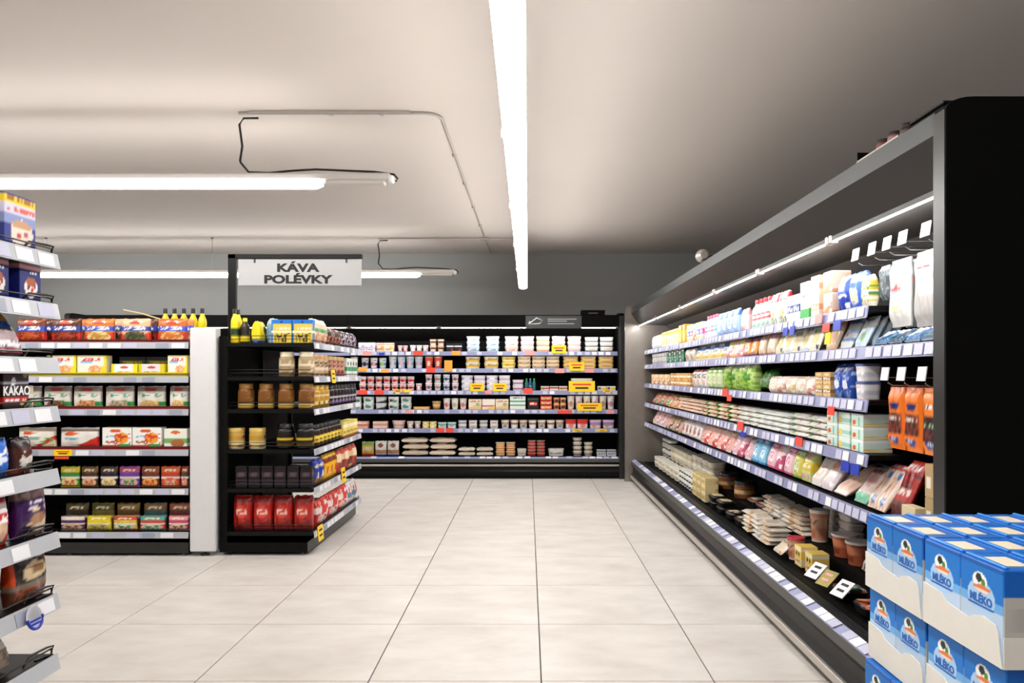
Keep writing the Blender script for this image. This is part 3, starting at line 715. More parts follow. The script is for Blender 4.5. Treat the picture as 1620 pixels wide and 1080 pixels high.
W(FB, 3, 553, 652, 'curd_tub', 'tub', 'white tub with black and green print stacked in twos', 'tub', (.15, .12, .088), [D('eef2f0', ('e', .4, .5, .25, .3, '2a2e2c'), ('e', .75, .4, .15, .25, '6aa88a')), D('f2f2f4', ('e', .5, .5, .3, .3, '4a9a88'), ('w', .1, .9, .8, .1, '333')), D('e8ecf0', ('g', .1, .5, '404448'))], stack=2, kw=dict(lid='e8eeec'))
W(FB, 3, 653, 681, 'cheese_bar', 'pack', 'flat orange cheese bar', 'carton', (.22, .07, .04), D('e8a050', ('w', .1, .9, .5, .3, 'f8e0b0')))
W(FB, 3, 682, 698, 'honey_cup', 'cup', 'amber cup', 'cup', (.125, .125, .115), D('d8a058', ('b', .4, .7, 'f0d8a8'), ('b', 0, .15, '8a4a1a')), kw=dict(lid='e8c890'))
W(FB, 3, 700, 739, 'yoghurt_cup', 'cup', 'white yoghurt cup with blush band', 'cup', (.10, .10, .155), [cupd('f4f0ee', 'eab8b0', 'd87a78'), cupd('f4f2ee', 'f0d0b8', 'b8c890')])
W(FB, 3, 741, 805, 'cheese_pack', 'pack', 'cream wedge pack with green and red print', 'carton', (.178, .1, .145), [D('f2e4cc', ('g', .2, .4, 'e8c89a'), ('w', .1, .9, .8, .06, 'c06a50'), ('e', .7, .5, .15, .15, 'a0b870')), D('f0e8da', ('b', .3, .45, 'd8685a'), ('g', -.1, .5, 'f0d070'))])
W(FB, 3, 806, 832, 'milk_pack', 'pack', 'white pack with two emerald stripes', 'carton', (.215, .1, .185), D('f0f4f0', ('b', .30, .40, '20a878'), ('b', .58, .68, '20a878'), ('w', .2, .8, .85, .05, '607a70')))
W(FB, 3, 834, 853, 'coffee_pack', 'pack', 'black pack with red and white label', 'carton', (.155, .09, .17), D('16120f', ('r', .15, .85, .35, .6, 'c83028'), ('w', .2, .8, .5, .06, 'fff'), ('b', .8, .88, '3a7a4a')))
W(FB, 3, 854, 874, 'cheese_pack', 'pack', 'red pack stacked in threes', 'carton', (.16, .1, .062), D('d83a2a', ('w', .1, .9, .5, .25, 'f8d8a0'), ('b', 0, .12, '6a1a14')), stack=3)
W(FB, 3, 875, 896, 'pudding_cup', 'cup', 'tan and chocolate pudding cup stacked in twos', 'cup', (.088, .088, .082), D('e0a070', ('e', .5, .5, .35, .3, '5a2a18')), stack=2, kw=dict(lid='f0d0a8'))
W(FB, 3, 897, 973, 'drink_cup', 'cup', 'tall cream drink cup behind the yellow card', 'cup', (.105, .105, .19), [cupd('f2e6d8', 'e8c0a0', 'b89080'), cupd('ece4e6', 'd0b0b8', 'c08aa0')], kw=dict(lid='f6eee4'))
W(FB, 4, 556, 617, 'salmon_pack', 'pack', 'salmon pink flat pack', 'carton', (.2, .1, .098), [D('f0c0a8', ('b', .35, .6, 'e0785a'), ('w', .1, .9, .8, .08, 'fff')), D('f4d4c4', ('b', .4, .7, 'd89a88'))])
W(FB, 4, 618, 642, 'dip_cup', 'cup', 'wide cream dip cup with pink lid', 'cup', (.19, .15, .11), D('f4dcd0', ('b', .3, .6, 'e0a8a0')), kw=dict(lid='eec0b8'))
W(FB, 4, 643, 666, 'dip_cup', 'cup', 'small blush dip cup', 'cup', (.092, .092, .10), cupd('f4e0d8', 'c88a80', 'fff'))
W(FB, 4, 668, 691, 'cheese_block', 'pack', 'small yellow wrapped cheese block stacked in twos', 'carton', (.088, .08, .048), D('f0dc88', ('b', .3, .6, 'c8a83a'), ('w', .2, .8, .5, .2, 'fff')), stack=2)
W(FB, 4, 692, 722, 'cream_tub', 'tub', 'white tub with teal edge', 'tub', (.125, .1, .085), D('e8ecee', ('b', .55, .85, '4ab0b0'), ('e', .5, .4, .2, .3, 'd8a8a0')), kw=dict(lid='d8ecec'))
W(FB, 4, 723, 790, 'cream_tub', 'tub', 'small grey and white tub stacked in twos', 'tub', (.118, .1, .055), [D('dcdcde', ('b', .3, .6, '8a8a90')), D('ecebe8', ('e', .5, .5, .3, .3, 'c8a890'))], stack=2, kw=dict(lid='e8e8ea'))
W(FB, 4, 792, 893, 'cottage_cheese_cup', 'cup', 'white cup with brown lid band', 'cup', (.118, .118, .115), [D('f2f0ea', ('b', .55, .85, 'c8a080'), ('e', .5, .3, .25, .2, '8a9aa0')), D('f4f2ee', ('b', .55, .8, 'a8705a'))], kw=dict(lid='e8d8c8'))
W(FB, 4, 894, 931, 'kefir_tub', 'tub', 'bright red and white tub', 'tub', (.155, .12, .125), D('f4e8e4', ('b', .55, 1, 'd8302c'), ('e', .5, .35, .25, .25, 'e88a80')), kw=dict(lid='d83a30'))
W(FB, 4, 932, 973, 'kefir_tub', 'tub', 'violet and tan tub', 'tub', (.165, .12, .118), D('e8d8e0', ('b', .5, .9, '9a7ab0'), ('e', .4, .4, .25, .25, 'c88a50')), kw=dict(lid='c8b0d0'))
W(FB, 5, 571, 591, 'cheese_bag', 'bag', 'yellow and red grated cheese bag', 'bag', (.17, .08, .20), D('ecc050', ('b', 0, .2, 'd03020'), ('b', .75, .95, '7ab060'), ('e', .5, .5, .35, .15, 'e8d8b8')), dz=.012, y=.05)
W(FB, 5, 592, 631, 'cheese_bag', 'bag', 'white bag with a brown picture and blue base', 'bag', (.162, .08, .21), D('f0ece4', ('e', .5, .72, .22, .14, '8a4a2a'), ('b', .2, .42, 'c8906a'), ('b', 0, .12, '2050b0')), dz=.012, y=.05)
W(FB, 5, 632, 723, 'cheese_loaf', 'pack', 'cream pillow pack lying in piles of three', 'bag', (.36, .075, .16), D('f2e2cc', ('e', .5, .5, .3, .25, 'f8efe0'), ('b', .1, .18, 'd8b890')), stack=3, lay=True, dz=.012, y=.03, n=2)
W(FB, 5, 716 + 8, 782, 'cheese_loaf', 'pack', 'cream pillow pack lying in piles of two', 'bag', (.23, .055, .16), D('f4e8d6', ('e', .5, .5, .3, .3, 'e6d8cc')), stack=2, lay=True, dz=.012, y=.03, n=2)
W(FB, 5, 783, 816, 'carrot_tub', 'tub', 'orange tub with cream lid in a tall pile', 'tub', (.13, .11, .062), D('e89a48', ('b', .3, .6, 'f4d8a8')), stack=3, dz=.015, y=.06, kw=dict(lid='f8ecd4'))
W(FB, 5, 818, 833, 'cream_tub', 'tub', 'single squat white tub', 'tub', (.13, .11, .10), D('f0ece4', ('b', .3, .6, 'c8b8a8')), dz=.015, y=.06)
W(FB, 5, 834, 863, 'ham_tin', 'tin', 'dark red tin with pale rim stacked in threes', 'tub', (.118, .1, .042), D('a82824', ('b', .4, .6, 'd86a50')), stack=5, dz=.015, y=.06, kw=dict(lid='e8c8b8'))
W(FB, 5, 866, 894, 'cream_tub', 'tub', 'wide white tub with pale lid', 'tub', (.225, .13, .10), D('f2f0ec', ('w', .1, .9, .5, .15, '999')), dz=.015, y=.06)
W(FB, 5, 906, 922, 'cheese_box', 'pack', 'round white and brown cheese box stacked in threes', 'cup', (.135, .135, .062), D('f2eadc', ('b', .2, .5, '7a6a50')), stack=4, dz=.015, y=.06, kw=dict(lid='f8f4ea'))
W(FB, 5, 924, 939, 'cheese_box', 'pack', 'round cream cheese box stacked in threes', 'cup', (.128, .128, .062), D('f0e4d0', ('b', .2, .6, 'a89a80')), stack=3, dz=.015, y=.06, kw=dict(lid='f6f0e4'))
W(FB, 5, 944, 976, 'cheese_pack', 'pack', 'low white pack beside the end panel', 'carton', (.125, .1, .085), D('f2f2f2', ('b', .6, .9, '8aa0b0'), ('w', .1, .9, .35, .12, '666')), dz=.015, y=.06)

def card(F, s, px, m, w, h, desc=None, drop=None, z=None, text=None, parent=None):
    """promotion card clipped to a shelf rail"""
    x = F.px(px)
    me = tag_mesh(w, h, m)
    zz = F.shelves[s] - 0.03 if z is None else z
    t = link('promo_card', me, None, M=F.M @ Matrix.Translation((x, F.front - 0.034, zz)) @ Matrix.Rotation(-0.08, 4, 'X'))
    return t
def shelf_of(root, k):
    sh = sorted([c for c in root.children if c.name.split('.')[0] == 'shelf'], key=lambda c: -max(v.co.z for v in c.data.vertices))
    return sh[k]
def promo(root, F, s, px, m, w, h, dz=-0.03, local=False, out=0.03):
    sh = shelf_of(root, s) if s < len(ZS_B) or F is FL else [c for c in root.children if c.name.split('.')[0] == 'deck'][0]
    x = px if local else F.px(px)
    o = link('promo_card', tag_mesh(w, h, m), sh, M=Matrix.Translation((x, F.front - out, F.shelves[s] + dz)) @ Matrix.Rotation(-0.08, 4, 'X'))
    if m is YEL and w > 0.1:
        for k in range(2):
            link('print_line', tag_mesh(w * (0.7 - 0.2 * k), h * 0.16, INK if k else RED), o, M=Matrix.Translation((0, -0.0015, h * (0.18 - 0.32 * k))))
    return o
for s, px, m, w, h, dz in ((0, 582, PINK, .13, .05, -.03), (0, 605, BLU, .08, .035, -.03), (0, 662, RED, .13, .06, -.02), (0, 722, ORA, .12, .06, -.02), (0, 838, PINK, .13, .06, -.02),
        (0, 884, YEL, .2, .11, .03), (1, 575, ORA, .12, .06, -.01), (1, 610, ORA, .11, .05, -.03), (1, 682, RED, .12, .07, -.02), (1, 710, ORA, .11, .15, .04), (1, 885, PINK, .13, .06, -.03), (1, 912, YEL, .21, .12, .03), (1, 932, PINK, .12, .05, -.03),
        (2, 575, RED, .13, .06, -.02), (2, 601, RED, .13, .06, -.02), (2, 630, YEL, .12, .04, .0), (2, 645, YEL, .10, .04, .0), (2, 755, YEL, .19, .11, .05), (2, 791, YEL, .19, .11, .05), (2, 773, PINK, .10, .05, -.02), (2, 835, RED, .13, .07, 0), (2, 920, YEL, .36, .15, .06), (2, 960, YEL, .12, .04, .0),
        (3, 648, PINK, .11, .04, -.03), (3, 893, RED, .2, .05, -.03), (3, 932, YEL, .34, .11, .04), (3, 965, PINK, .1, .05, -.03), (4, 697, RED, .10, .06, -.02), (4, 712, RED, .10, .06, -.02), (4, 913, YEL, .13, .035, -.02), (4, 952, YEL, .13, .035, -.02)):
    promo(fb, FB, s, px, m, w, h, dz)
# ------------------------------------------------------------------ soup shelving
def soup(top, band, bowl, food, edge): return D(top, ('w', .25, .75, .88, .05, 'fff'), ('e', .5, .84, .2, .07, 'd8402a'), ('b', .50, .70, band), ('w', .15, .85, .60, .06, 'fff'), ('g', .45, -.9, edge), ('g', -.35, .8, edge), ('e', .52, .22, .38, .26, bowl), ('d', .2, .84, .04, .42, .45, food), ('b', 0, .05, 'b02018'))
S1 = [soup('7a3a1c', '2a50b8', '8a2a1a', 'c85a2a', 'c83020'), soup('5a2a16', '1e3f98', '6a1c14', 'a04028', 'c02a1c'), soup('d87a2c', '2456c8', 'f0dca0', 'd8a040', 'e04028'), soup('e8b48a', '2a4aa0', '7a6a50', '3a4a2a', 'd83a28'), soup('c86a24', '1e50d0', 'f0c888', 'e07a30', 'd84030')]
for (a, b), d in zip(((22, 74), (76, 129), (131, 180), (182, 241), (245, 297)), S1):
    nm = {0: 'brown soup pouch with red stew bowl', 1: 'dark brown soup pouch with a deep red bowl', 2: 'orange soup pouch with a pale noodle bowl', 3: 'peach soup pouch with a mushroom bowl', 4: 'orange soup pouch with carrot bowl, by the post'}[S1.index(d)]
    W(FL, 0, a, b, 'soup_pouch', 'pouch', nm, 'bag', (.235, .07, .185), d, dz=.004, n=1)
W(FL, 0, 24, 297, 'soup_pouch', 'pouch', 'soup pouch in the back row', 'bag', (.235, .07, .19), S1[1:4], y=.14, dz=.004)
W(FL, 0, 1.56, 1.945, 'sauce_bottle', 'bottle', 'yellow sauce bottle with black cap behind the pouches', 'bottle', (.07, .07, .30), [D('f0dc18', ('b', .25, .5, 'd83020')), D('f0dc18', ('b', .25, .5, '2a5a20'))], y=.35, local=True, n=5, gap=.004)
YB = D('f4e030', ('r', .05, .92, .12, .94, 'f6f2e6'), ('w', .15, .8, .80, .06, 'd83a2a'), ('r', .10, .5, .60, .72, '8ac0e8'), ('g', .0, .55, 'f4e030'), ('e', .62, .32, .22, .2, 'e8a060'), ('d', .4, .85, .1, .5, .4, 'f0c8a0'), ('b', 0, .10, 'f2dc20'))
W(FL, 1, 74, 170, 'soup_box', 'box', 'tall yellow and white soup box', 'carton', (.228, .09, .163), YB, dz=.004)
W(FL, 1, 20, 73, 'soup_box', 'box', 'yellow and white soup box beside the cocoa rail', 'carton', (.235, .09, .14), YB, dz=.004)
W(FL, 1, 176, 262, 'soup_box', 'box', 'half-height white soup box with yellow wings', 'carton', (.205, .09, .095), D('f4f0f4', ('r', 0, .14, 0, 1, 'f0dc20'), ('r', .84, 1, 0, 1, 'f0dc20'), ('e', .5, .72, .15, .12, 'e05a38'), ('w', .2, .8, .3, .1, 'c08a60')), dz=.004)
W(FL, 1, 176, 262, 'soup_packet', 'packet', 'dark blue and olive soup packet behind the white boxes', 'carton', (.205, .07, .155), D('2a2430', ('b', .55, .8, '4a5a30'), ('w', .1, .9, .7, .06, 'c8b040'), ('e', .5, .4, .3, .2, '5a3a80')), y=.15, dz=.004)
W(FL, 1, 266, 297, 'soup_box', 'box', 'tall yellow and white soup box touching the post', 'carton', (.155, .09, .163), YB, dz=.004)
S3 = [D('e8e2d8', ('b', .78, 1, '8a8078'), ('e', .5, .85, .22, .08, '9a2a1e'), ('w', .2, .9, .6, .07, '4a9a6a'), ('e', .5, .14, .36, .26, c), ('d', .2, .8, 0, .36, .4, f), ('b', 0, .07, 'b83028'), ('r', .8, 1, .1, .3, '3a9a4a')) for c, f in (('c8402a', 'e8c040'), ('8a2434', '4a8a3a'), ('e8b878', 'c85a30'), ('d8b0a8', '5a9a40'), ('e8b860', 'f0d8a0'))]
for (a, b), d, nm in zip(((20, 64), (67, 112), (114, 162), (165, 211), (214, 263), (267, 297)), S3 + [S3[4]], ('white soup bag with a red and yellow dish', 'white soup bag with a tomato dish', 'white soup bag with a beetroot dish', 'white soup bag with a golden dish', 'white soup bag with green herbs on pink', 'white soup bag with a pale noodle dish')):
    W(FL, 2, a, b, 'soup_bag', 'bag', nm, 'bag', (min(.225, (b - a) * .00485), .07, .175), d, dz=.004, n=1)
S4 = [D('ece6da', ('b', .85, 1, 'b8a898'), ('e', .3, .75, .15, .1, 'd8502a'), ('g', -.35, 1.0, 'c82a20'), ('g', -.55, 1.0, 'e8d8b0'), ('d', .6, .95, .1, .5, .4, '4aa040'), ('w', .1, .6, .5, .06, '8ab0a0')),
      D('f0ece4', ('e', .3, .72, .16, .1, 'd8602a'), ('g', -.3, .9, 'd02a1c'), ('b', .84, .92, '907868'), ('w', .12, .5, .48, .06, '70b0c8'))]
W(FL, 3, 26, 90, 'soup_bag', 'bag', 'wide white soup bag with green salad print', 'bag', (.29, .07, .165), S4[0], dz=.004, n=1)
W(FL, 3, 92, 160, 'soup_bag', 'bag', 'wide white soup bag with a big red corner', 'bag', (.31, .07, .165), S4[1], dz=.004, n=1)
VB = D('f4f2ec', ('e', .45, .84, .2, .08, 'e0602a'), ('w', .12, .55, .58, .06, '60a8d8'), ('e', .68, .5, .22, .26, 'f0a030'), ('d', .45, .95, .1, .7, .4, 'd84020'), ('b', 0, .16, 'c83a28'), ('r', .55, .95, .1, .22, '3a9a4a'), ('w', .1, .55, .3, .08, 'b05a40'))
W(FL, 3, 162, 257, 'soup_box', 'box', 'white vegetable soup box with orange picture', 'carton', (.228, .09, .168), VB, dz=.004)
W(FL, 3, 260, 297, 'soup_box', 'box', 'white soup box with a pumpkin picture, touching the post', 'carton', (.18, .09, .158), D('f2f0e6', ('e', .5, .82, .22, .08, 'e0702a'), ('b', .3, .5, '7ab060'), ('e', .6, .28, .3, .22, 'a8683a'), ('g', .1, -.4, 'd83028')), dz=.004)
def instant(a, b, bowl, food): return D(a, ('b', .72, .95, b), ('w', .15, .85, .82, .06, 'f4e8c8'), ('b', .42, .52, 'e8e0d8'), ('e', .5, .25, .42, .22, bowl), ('d', .2, .8, .1, .4, .45, food), ('b', 0, .06, b))
S5 = [('3a8a30', 'e8c828', 'f0d890', 'c84a28', 'green and yellow'), ('4a2a1c', '7a5a2a', 'e8b890', 'c86a3a', 'brown'), ('241a30', '4a3a20', 'f0dca0', 'c8a860', 'near-black'), ('6a3a9a', 'c04a80', 'e8c0b0', '2a9a50', 'purple'), ('6a2a20', '8a4a28', 'f0b050', 'd84028', 'maroon'), ('c83a20', 'd86a30', 'e86a4a', 'f0c0a0', 'orange-red'), ('4a3a2a', 'a0302a', 'd86a5a', 'f0d0b0', 'rust')]
for (a, b), q in zip(((95, 126), (128, 155), (158, 186), (188, 221), (223, 252), (254, 285), (286, 298)), S5):
    W(FL, 4, a, b, 'soup_sachet', 'sachet', q[4] + ' instant soup sachet with a bowl picture', 'bag', ((b - a) * .0049, .045, .165), instant(*q[:4]), dz=.004, n=1)
S6 = [('5a2a6a', 'e8d8c8', 'd8b878', '8a3a6a', 'purple and white'), ('e8d020', 'd8c018', 'c8b860', '8a7a30', 'plain yellow'), ('e8c840', 'c83a3a', 'f0e8d0', '3a9a40', 'yellow and green'), ('d84a3a', '30b8a8', 'f0d8c0', '2a9a5a', 'teal and red'), ('c84a6a', 'e8a0a8', 'e8c8a8', '8a4a2a', 'pink')]
for (a, b), q in zip(((94, 134), (136, 176), (178, 217), (220, 262), (265, 298)), S6):
    W(FL, 5, a, b, 'noodle_packet', 'packet', q[4] + ' low noodle packet', 'bag', ((b - a) * .0048, .05, .115), instant(*q[:4]), dz=.004, n=1)
S6b = [instant('3a2a18', '5a4a20', 'a86a3a', 'c8a060'), instant('8a7a28', '5a5020', 'b8a070', '6a4a2a'), instant('6a4a20', '8a6a2a', 'c88a40', '3a2a1a'), instant('3a6a68', '8a5a28', 'c87a30', '4a3a2a'), instant('7a3a30', 'a85a3a', 'c88a40', 'e0b060')]
W(FL, 5, 90, 298, 'noodle_packet', 'packet', 'dark noodle packet in the taller back row', 'bag', (.185, .05, .20), S6b, y=.12, dz=.004)

def disp_tray(F, s, p0, p1, m, desc, h=.025, d=.13):
    a, b = F.px(p0), F.px(p1)
    w = b - a; mb = MB()
    mb.box(0, w, 0, d, 0, .003); mb.box(0, w, 0, .003, .003, h); mb.box(0, .003, .003, d, .003, h); mb.box(w - .003, w, .003, d, .003, h)
    o = link('display_tray', mb.mesh('display_tray', m), None, M=F.M @ Matrix.Translation((a, F.front + .0215, F.shelves[s] + .0005)))
    tag(o, desc, 'tray')
REDT = mat('red_card_tray', 'a8201a', 0.5, 0, 0.06, 30); YELT = mat('yellow_card_tray', 'e8d018', 0.5, 0, 0.05, 30)
for k, (a, b, w_) in enumerate(((20, 130, 'brown pouches'), (131, 241, 'orange and peach pouches'), (243, 298, 'carrot pouch'))): disp_tray(FL, 0, a, b, REDT, 'red cardboard tray holding the %s on the top soup shelf' % w_)
for k, (a, b, w_) in enumerate(((18, 73.5, 'box by the cocoa rail'), (73.8, 172, 'two tall yellow boxes'), (173, 263.5, 'half-height white boxes'), (264, 298, 'yellow box touching the post'))): disp_tray(FL, 1, a, b, YELT, 'yellow cardboard tray holding the %s' % w_, .034)
for k, (a, b, w_) in enumerate(((18, 112.8, 'tomato soup bags'), (113.2, 212, 'beetroot and golden soup bags'), (212.5, 298, 'herb and noodle soup bags'))): disp_tray(FL, 2, a, b, REDT, 'red cardboard tray holding the %s' % w_)
for k, (a, b, w_) in enumerate(((22, 161, 'wide white soup bags'), (161.5, 258, 'vegetable soup boxes'), (258.6, 298, 'pumpkin soup box'))): disp_tray(FL, 3, a, b, REDT, 'red cardboard tray holding the %s' % w_)
promo(gl, FL, 3, 107, YEL, .14, .05, -.02, out=.02); promo(gl, FL, 3, 105, RED, .11, .02, -.06, out=.02)
# bread stick poking up above the pouches
o = part('wooden_stick', MB().tube([(0, 0, 0), (-.17, .03, .05), (-.34, .05, .085)], .006, 6), mat('pale_wood', 'e8c890', .6, 0, .1), None)
o.location = (-2.95, 6.12, 1.86); tag(o, 'pale wooden stick lying across the tops of the soup pouches', 'stick')

# ------------------------------------------------------------------ coffee shelving (its near end is open, so packs stand in rows of depth)
def wh(s, x): return 'on %s coffee shelf%s' % (ORD[s], x)
W(FA, 0, .03, .20, 'snack_bag', 'bag', 'yellow snack bag slumped on the top coffee shelf', 'bag', (.17, .09, .17), D('f0d818', ('e', .6, .6, .25, .2, '3a2a18'), ('b', 0, .1, '2a5ab0')), y=.425, local=True, n=1, where='beside the sign post')
W(FA, 0, .03, .18, 'sauce_bottle', 'bottle', 'dark sauce bottle with a yellow label', 'bottle', (.075, .075, .2), D('241a10', ('b', .1, .3, 'e8d020'), ('r', .2, .8, .4, .6, '1a3a20')), y=.54, local=True, where='behind the white post top', n=1, kw=dict(lid='f0d818'))
W(FA, 0, .03, .18, 'sauce_bottle', 'bottle', 'yellow sauce bottle with black cap', 'bottle', (.06, .06, .27), D('f0dc18', ('b', .2, .5, '1c3a1c')), y=.615, local=True, n=2, gap=.004, where='on the top coffee shelf corner')
CB = D('f0d048', ('b', .82, 1, '2a7ad8'), ('e', .5, .9, .06, .05, '102a50'), ('r', 0, .10, 0, 1, '2a8ad8'), ('b', .45, .52, 'f8f0c8'), ('d', .15, .9, .05, .42, .45, '3a2a10'), ('w', .2, .9, .62, .06, 'f8f0d8'))
W(FA, 0, .015, .09, 'candy_pouch', 'pouch', 'yellow and blue pouch with a red rim', 'carton', (.16, .07, .185), CB, y=.07, local=True, rows=1, n=1, yaw=-math.pi / 2, where=wh(0, ' facing open end'))
W(FA, 0, .015, .09, 'candy_pouch', 'pouch', 'yellow and blue pouch one row deeper', 'carton', (.16, .07, .185), CB, y=.237, local=True, rows=1, n=1, yaw=-math.pi / 2, where=wh(0, ' facing open end'))
W(FA, 0, .10, .40, 'candy_pouch', 'pouch', 'pale blue pouch with crinkled top', 'bag', (.17, .10, .2), D('9ac4e0', ('b', .8, 1, 'd0e0e8'), ('e', .5, .45, .3, .25, 'e8f0f4'), ('d', .1, .9, .1, .5, .3, '5a90c0')), y=.33, local=True, n=1, where=wh(0, ''))
W(FA, 0, .13, .52, 'biscuit_bag', 'bag', 'cream and green biscuit bag', 'bag', (.18, .10, .2), D('e8c8a8', ('b', .5, .6, '50a060'), ('d', 0, 1, 0, .45, .4, 'c85a48'), ('b', .85, 1, 'f4ece0')), y=.02, local=True, where=wh(0, ' behind the yellow pouches'))
W(FA, 0, .56, 1.0, 'coffee_bag', 'bag', 'dark red and brown coffee bag', 'bag', (.19, .10, .15), D('6a1c1c', ('d', 0, 1, 0, 1, .35, 'c89a70'), ('b', .6, .75, '2a100c')), y=.02, local=True, where=wh(0, ''))
W(FA, 0, 1.02, 1.62, 'coffee_bag', 'bag', 'dark violet coffee bag at the far end', 'bag', (.18, .10, .15), D('3a2440', ('d', 0, 1, .2, .8, .4, 'd8c8d0')), y=.02, local=True, where=wh(0, ''))
JW = D('a8906c', ('b', .05, .2, '5a4028'), ('d', .1, .9, .2, .8, .5, 'e0cfae'), ('b', .55, .62, 'f0e4c8'))
W(FA, 1, .02, .16, 'coffee_jar', 'jar', 'speckled beige coffee jar with a cream lid', 'jar', (.125, .125, .195), JW, y=.02, local=True, rows=2, rgap=.03, n=1, where=wh(1, ' at open end'), kw=dict(lid='ece0c0'))
W(FA, 1, .17, .58, 'coffee_jar', 'jar', 'tan coffee jar with dark dots', 'jar', (.115, .115, .18), D('c8a880', ('d', .05, .95, .1, .9, .4, '3a2418'), ('b', .4, .5, 'e8d8c0')), y=.02, local=True, where=wh(1, ''), kw=dict(lid='c89860'))
W(FA, 1, .60, 1.15, 'coffee_jar', 'jar', 'maroon coffee jar with a gold lid', 'jar', (.11, .11, .175), D('8a3434', ('d', .05, .95, .1, .9, .4, 'd0a888')), y=.02, local=True, where=wh(1, ''), kw=dict(lid='c8a060'))
W(FA, 1, 1.17, 1.62, 'coffee_box', 'box', 'white and green coffee box', 'carton', (.10, .1, .17), D('e8ece4', ('b', .3, .5, '4aa070'), ('e', .5, .7, .25, .12, '2a3a30')), y=.02, local=True, where=wh(1, ' at its far end'))
JG = D('7a4a1a', ('b', .12, .3, 'd8b868'), ('b', .3, .36, '3a2008'), ('d', .1, .9, .4, .9, .35, '9a6a2a'), ('w', .2, .8, .2, .06, '6a1a10'))
W(FA, 2, .02, .16, 'coffee_jar', 'jar', 'amber coffee jar with a copper lid', 'jar', (.125, .125, .2), JG, y=.02, local=True, rows=4, rgap=.035, n=1, where=wh(2, ' in open end'), kw=dict(lid='a87838'))
W(FA, 2, .18, .62, 'coffee_jar', 'jar', 'golden coffee jar with a gold lid', 'jar', (.115, .115, .185), D('c8962e', ('b', .15, .4, 'f0d890'), ('e', .5, .28, .25, .1, '5a2a10'), ('b', .6, .7, 'f0e0b0')), y=.02, local=True, where=wh(2, ''), kw=dict(lid='e0b850'))
W(FA, 2, .64, 1.62, 'coffee_jar', 'jar', 'black coffee jar with white script', 'jar', (.115, .115, .185), D('141012', ('w', .1, .9, .5, .08, 'd8d0d8'), ('b', .2, .26, '8a6ab0'), ('w', .2, .8, .33, .05, 'aaa')), y=.02, local=True, where=wh(2, ''), kw=dict(lid='1a1414'))
TG = D('d0aa50', ('b', .55, .85, 'c89838'), ('e', .5, .7, .18, .12, '1a2a8a'), ('b', .28, .42, 'f4e8b8'), ('b', 0, .10, 'f0ead0'), ('w', .1, .9, .18, .05, '7a5a18'))
W(FA, 3, .02, .17, 'coffee_tin', 'tin', 'gold coffee tin with a blue emblem', 'jar', (.128, .128, .165), TG, y=.41, local=True, rows=2, rgap=.04, n=1, where=wh(3, ' deep in open end'), kw=dict(lid='d8b860', neck=1.0))
JD = D('120c0a', ('b', .42, .58, 'f0cc28'), ('e', .5, .5, .15, .07, '8a1a10'), ('b', .2, .26, '6a5010'), ('w', .2, .8, .33, .04, '8a7a40'))
W(FA, 3, .02, .17, 'coffee_jar', 'jar', 'black coffee jar with a yellow band', 'jar', (.14, .14, .2), JD, y=.024, local=True, rows=2, rgap=.014, n=1, where=wh(3, ' in open end'), kw=dict(lid='0c0c10'))
W(FA, 3, .19, 1.02, 'coffee_jar', 'jar', 'brown coffee jar with yellow label and dark lid', 'jar', (.115, .115, .18), D('2a1408', ('b', .3, .6, 'f0d050'), ('w', .1, .9, .42, .06, '3a2a18')), y=.02, local=True, where=wh(3, ''), kw=dict(lid='101018'))
W(FA, 3, 1.04, 1.62, 'coffee_box', 'box', 'long yellow and cream coffee box', 'carton', (.14, .1, .15), D('f0d868', ('b', .6, .8, 'f8f0d0'), ('b', 0, .1, 'b83a20'), ('w', .1, .9, .35, .08, '8a5a20')), y=.02, local=True, where=wh(3, ''))
CBR = D('140a10', ('e', .5, .62, .3, .13, '5a4650'), ('e', .5, .70, .12, .1, '86727c'), ('b', .34, .38, '463440'), ('b', .18, .22, '463440'))
CBR['side'] = CBR
W(FA, 4, .02, .12, 'coffee_brick', 'packet', 'black vacuum coffee brick with a pale crest', 'carton', (.085, .09, .17), CBR, y=.024, local=True, rows=6, rgap=.012, n=1, where=wh(4, ' in open end'))
W(FA, 4, .14, .42, 'coffee_bag', 'bag', 'royal blue and brown coffee bag', 'bag', (.13, .08, .2), D('2038a0', ('g', .2, .3, '8a5a28'), ('w', .1, .9, .75, .08, 'e8d8b0'), ('e', .5, .4, .2, .15, 'e8e0d0')), y=.02, local=True, where=wh(4, ''))
W(FA, 4, .44, .85, 'coffee_bag', 'bag', 'golden yellow coffee bag with a red seal', 'bag', (.13, .08, .21), D('f0b820', ('b', .7, .85, '7a2a14'), ('e', .5, .4, .25, .18, 'c83a20')), y=.02, local=True, where=wh(4, ''))
W(FA, 4, .87, 1.62, 'coffee_bag', 'bag', 'red and cream coffee bag', 'bag', (.135, .08, .21), [D('c8402a', ('b', .5, .8, 'f0dcb8'), ('e', .5, .3, .25, .15, '5a1c10')), D('e0b890', ('b', .2, .5, '7a2c20'), ('b', .8, 1, 'c03a2a'))], y=.02, local=True, where=wh(4, ''))
RB = D('b82018', ('b', .85, 1, '7a120e'), ('e', .5, .55, .3, .2, 'd8483a'), ('w', .2, .8, .56, .08, 'f0c8b8'), ('d', .1, .9, .05, .35, .3, '5a100c'), ('g', .1, .25, '8a1812'))
W(FA, 5, .02, .15, 'crisp_bag', 'bag', 'glossy red bag facing the open end', 'bag', (.15, .105, .27), RB, y=.05, local=True, rows=4, rgap=.055, n=1, yaw=-math.pi / 2, where=wh(5, ''), dz=.0)
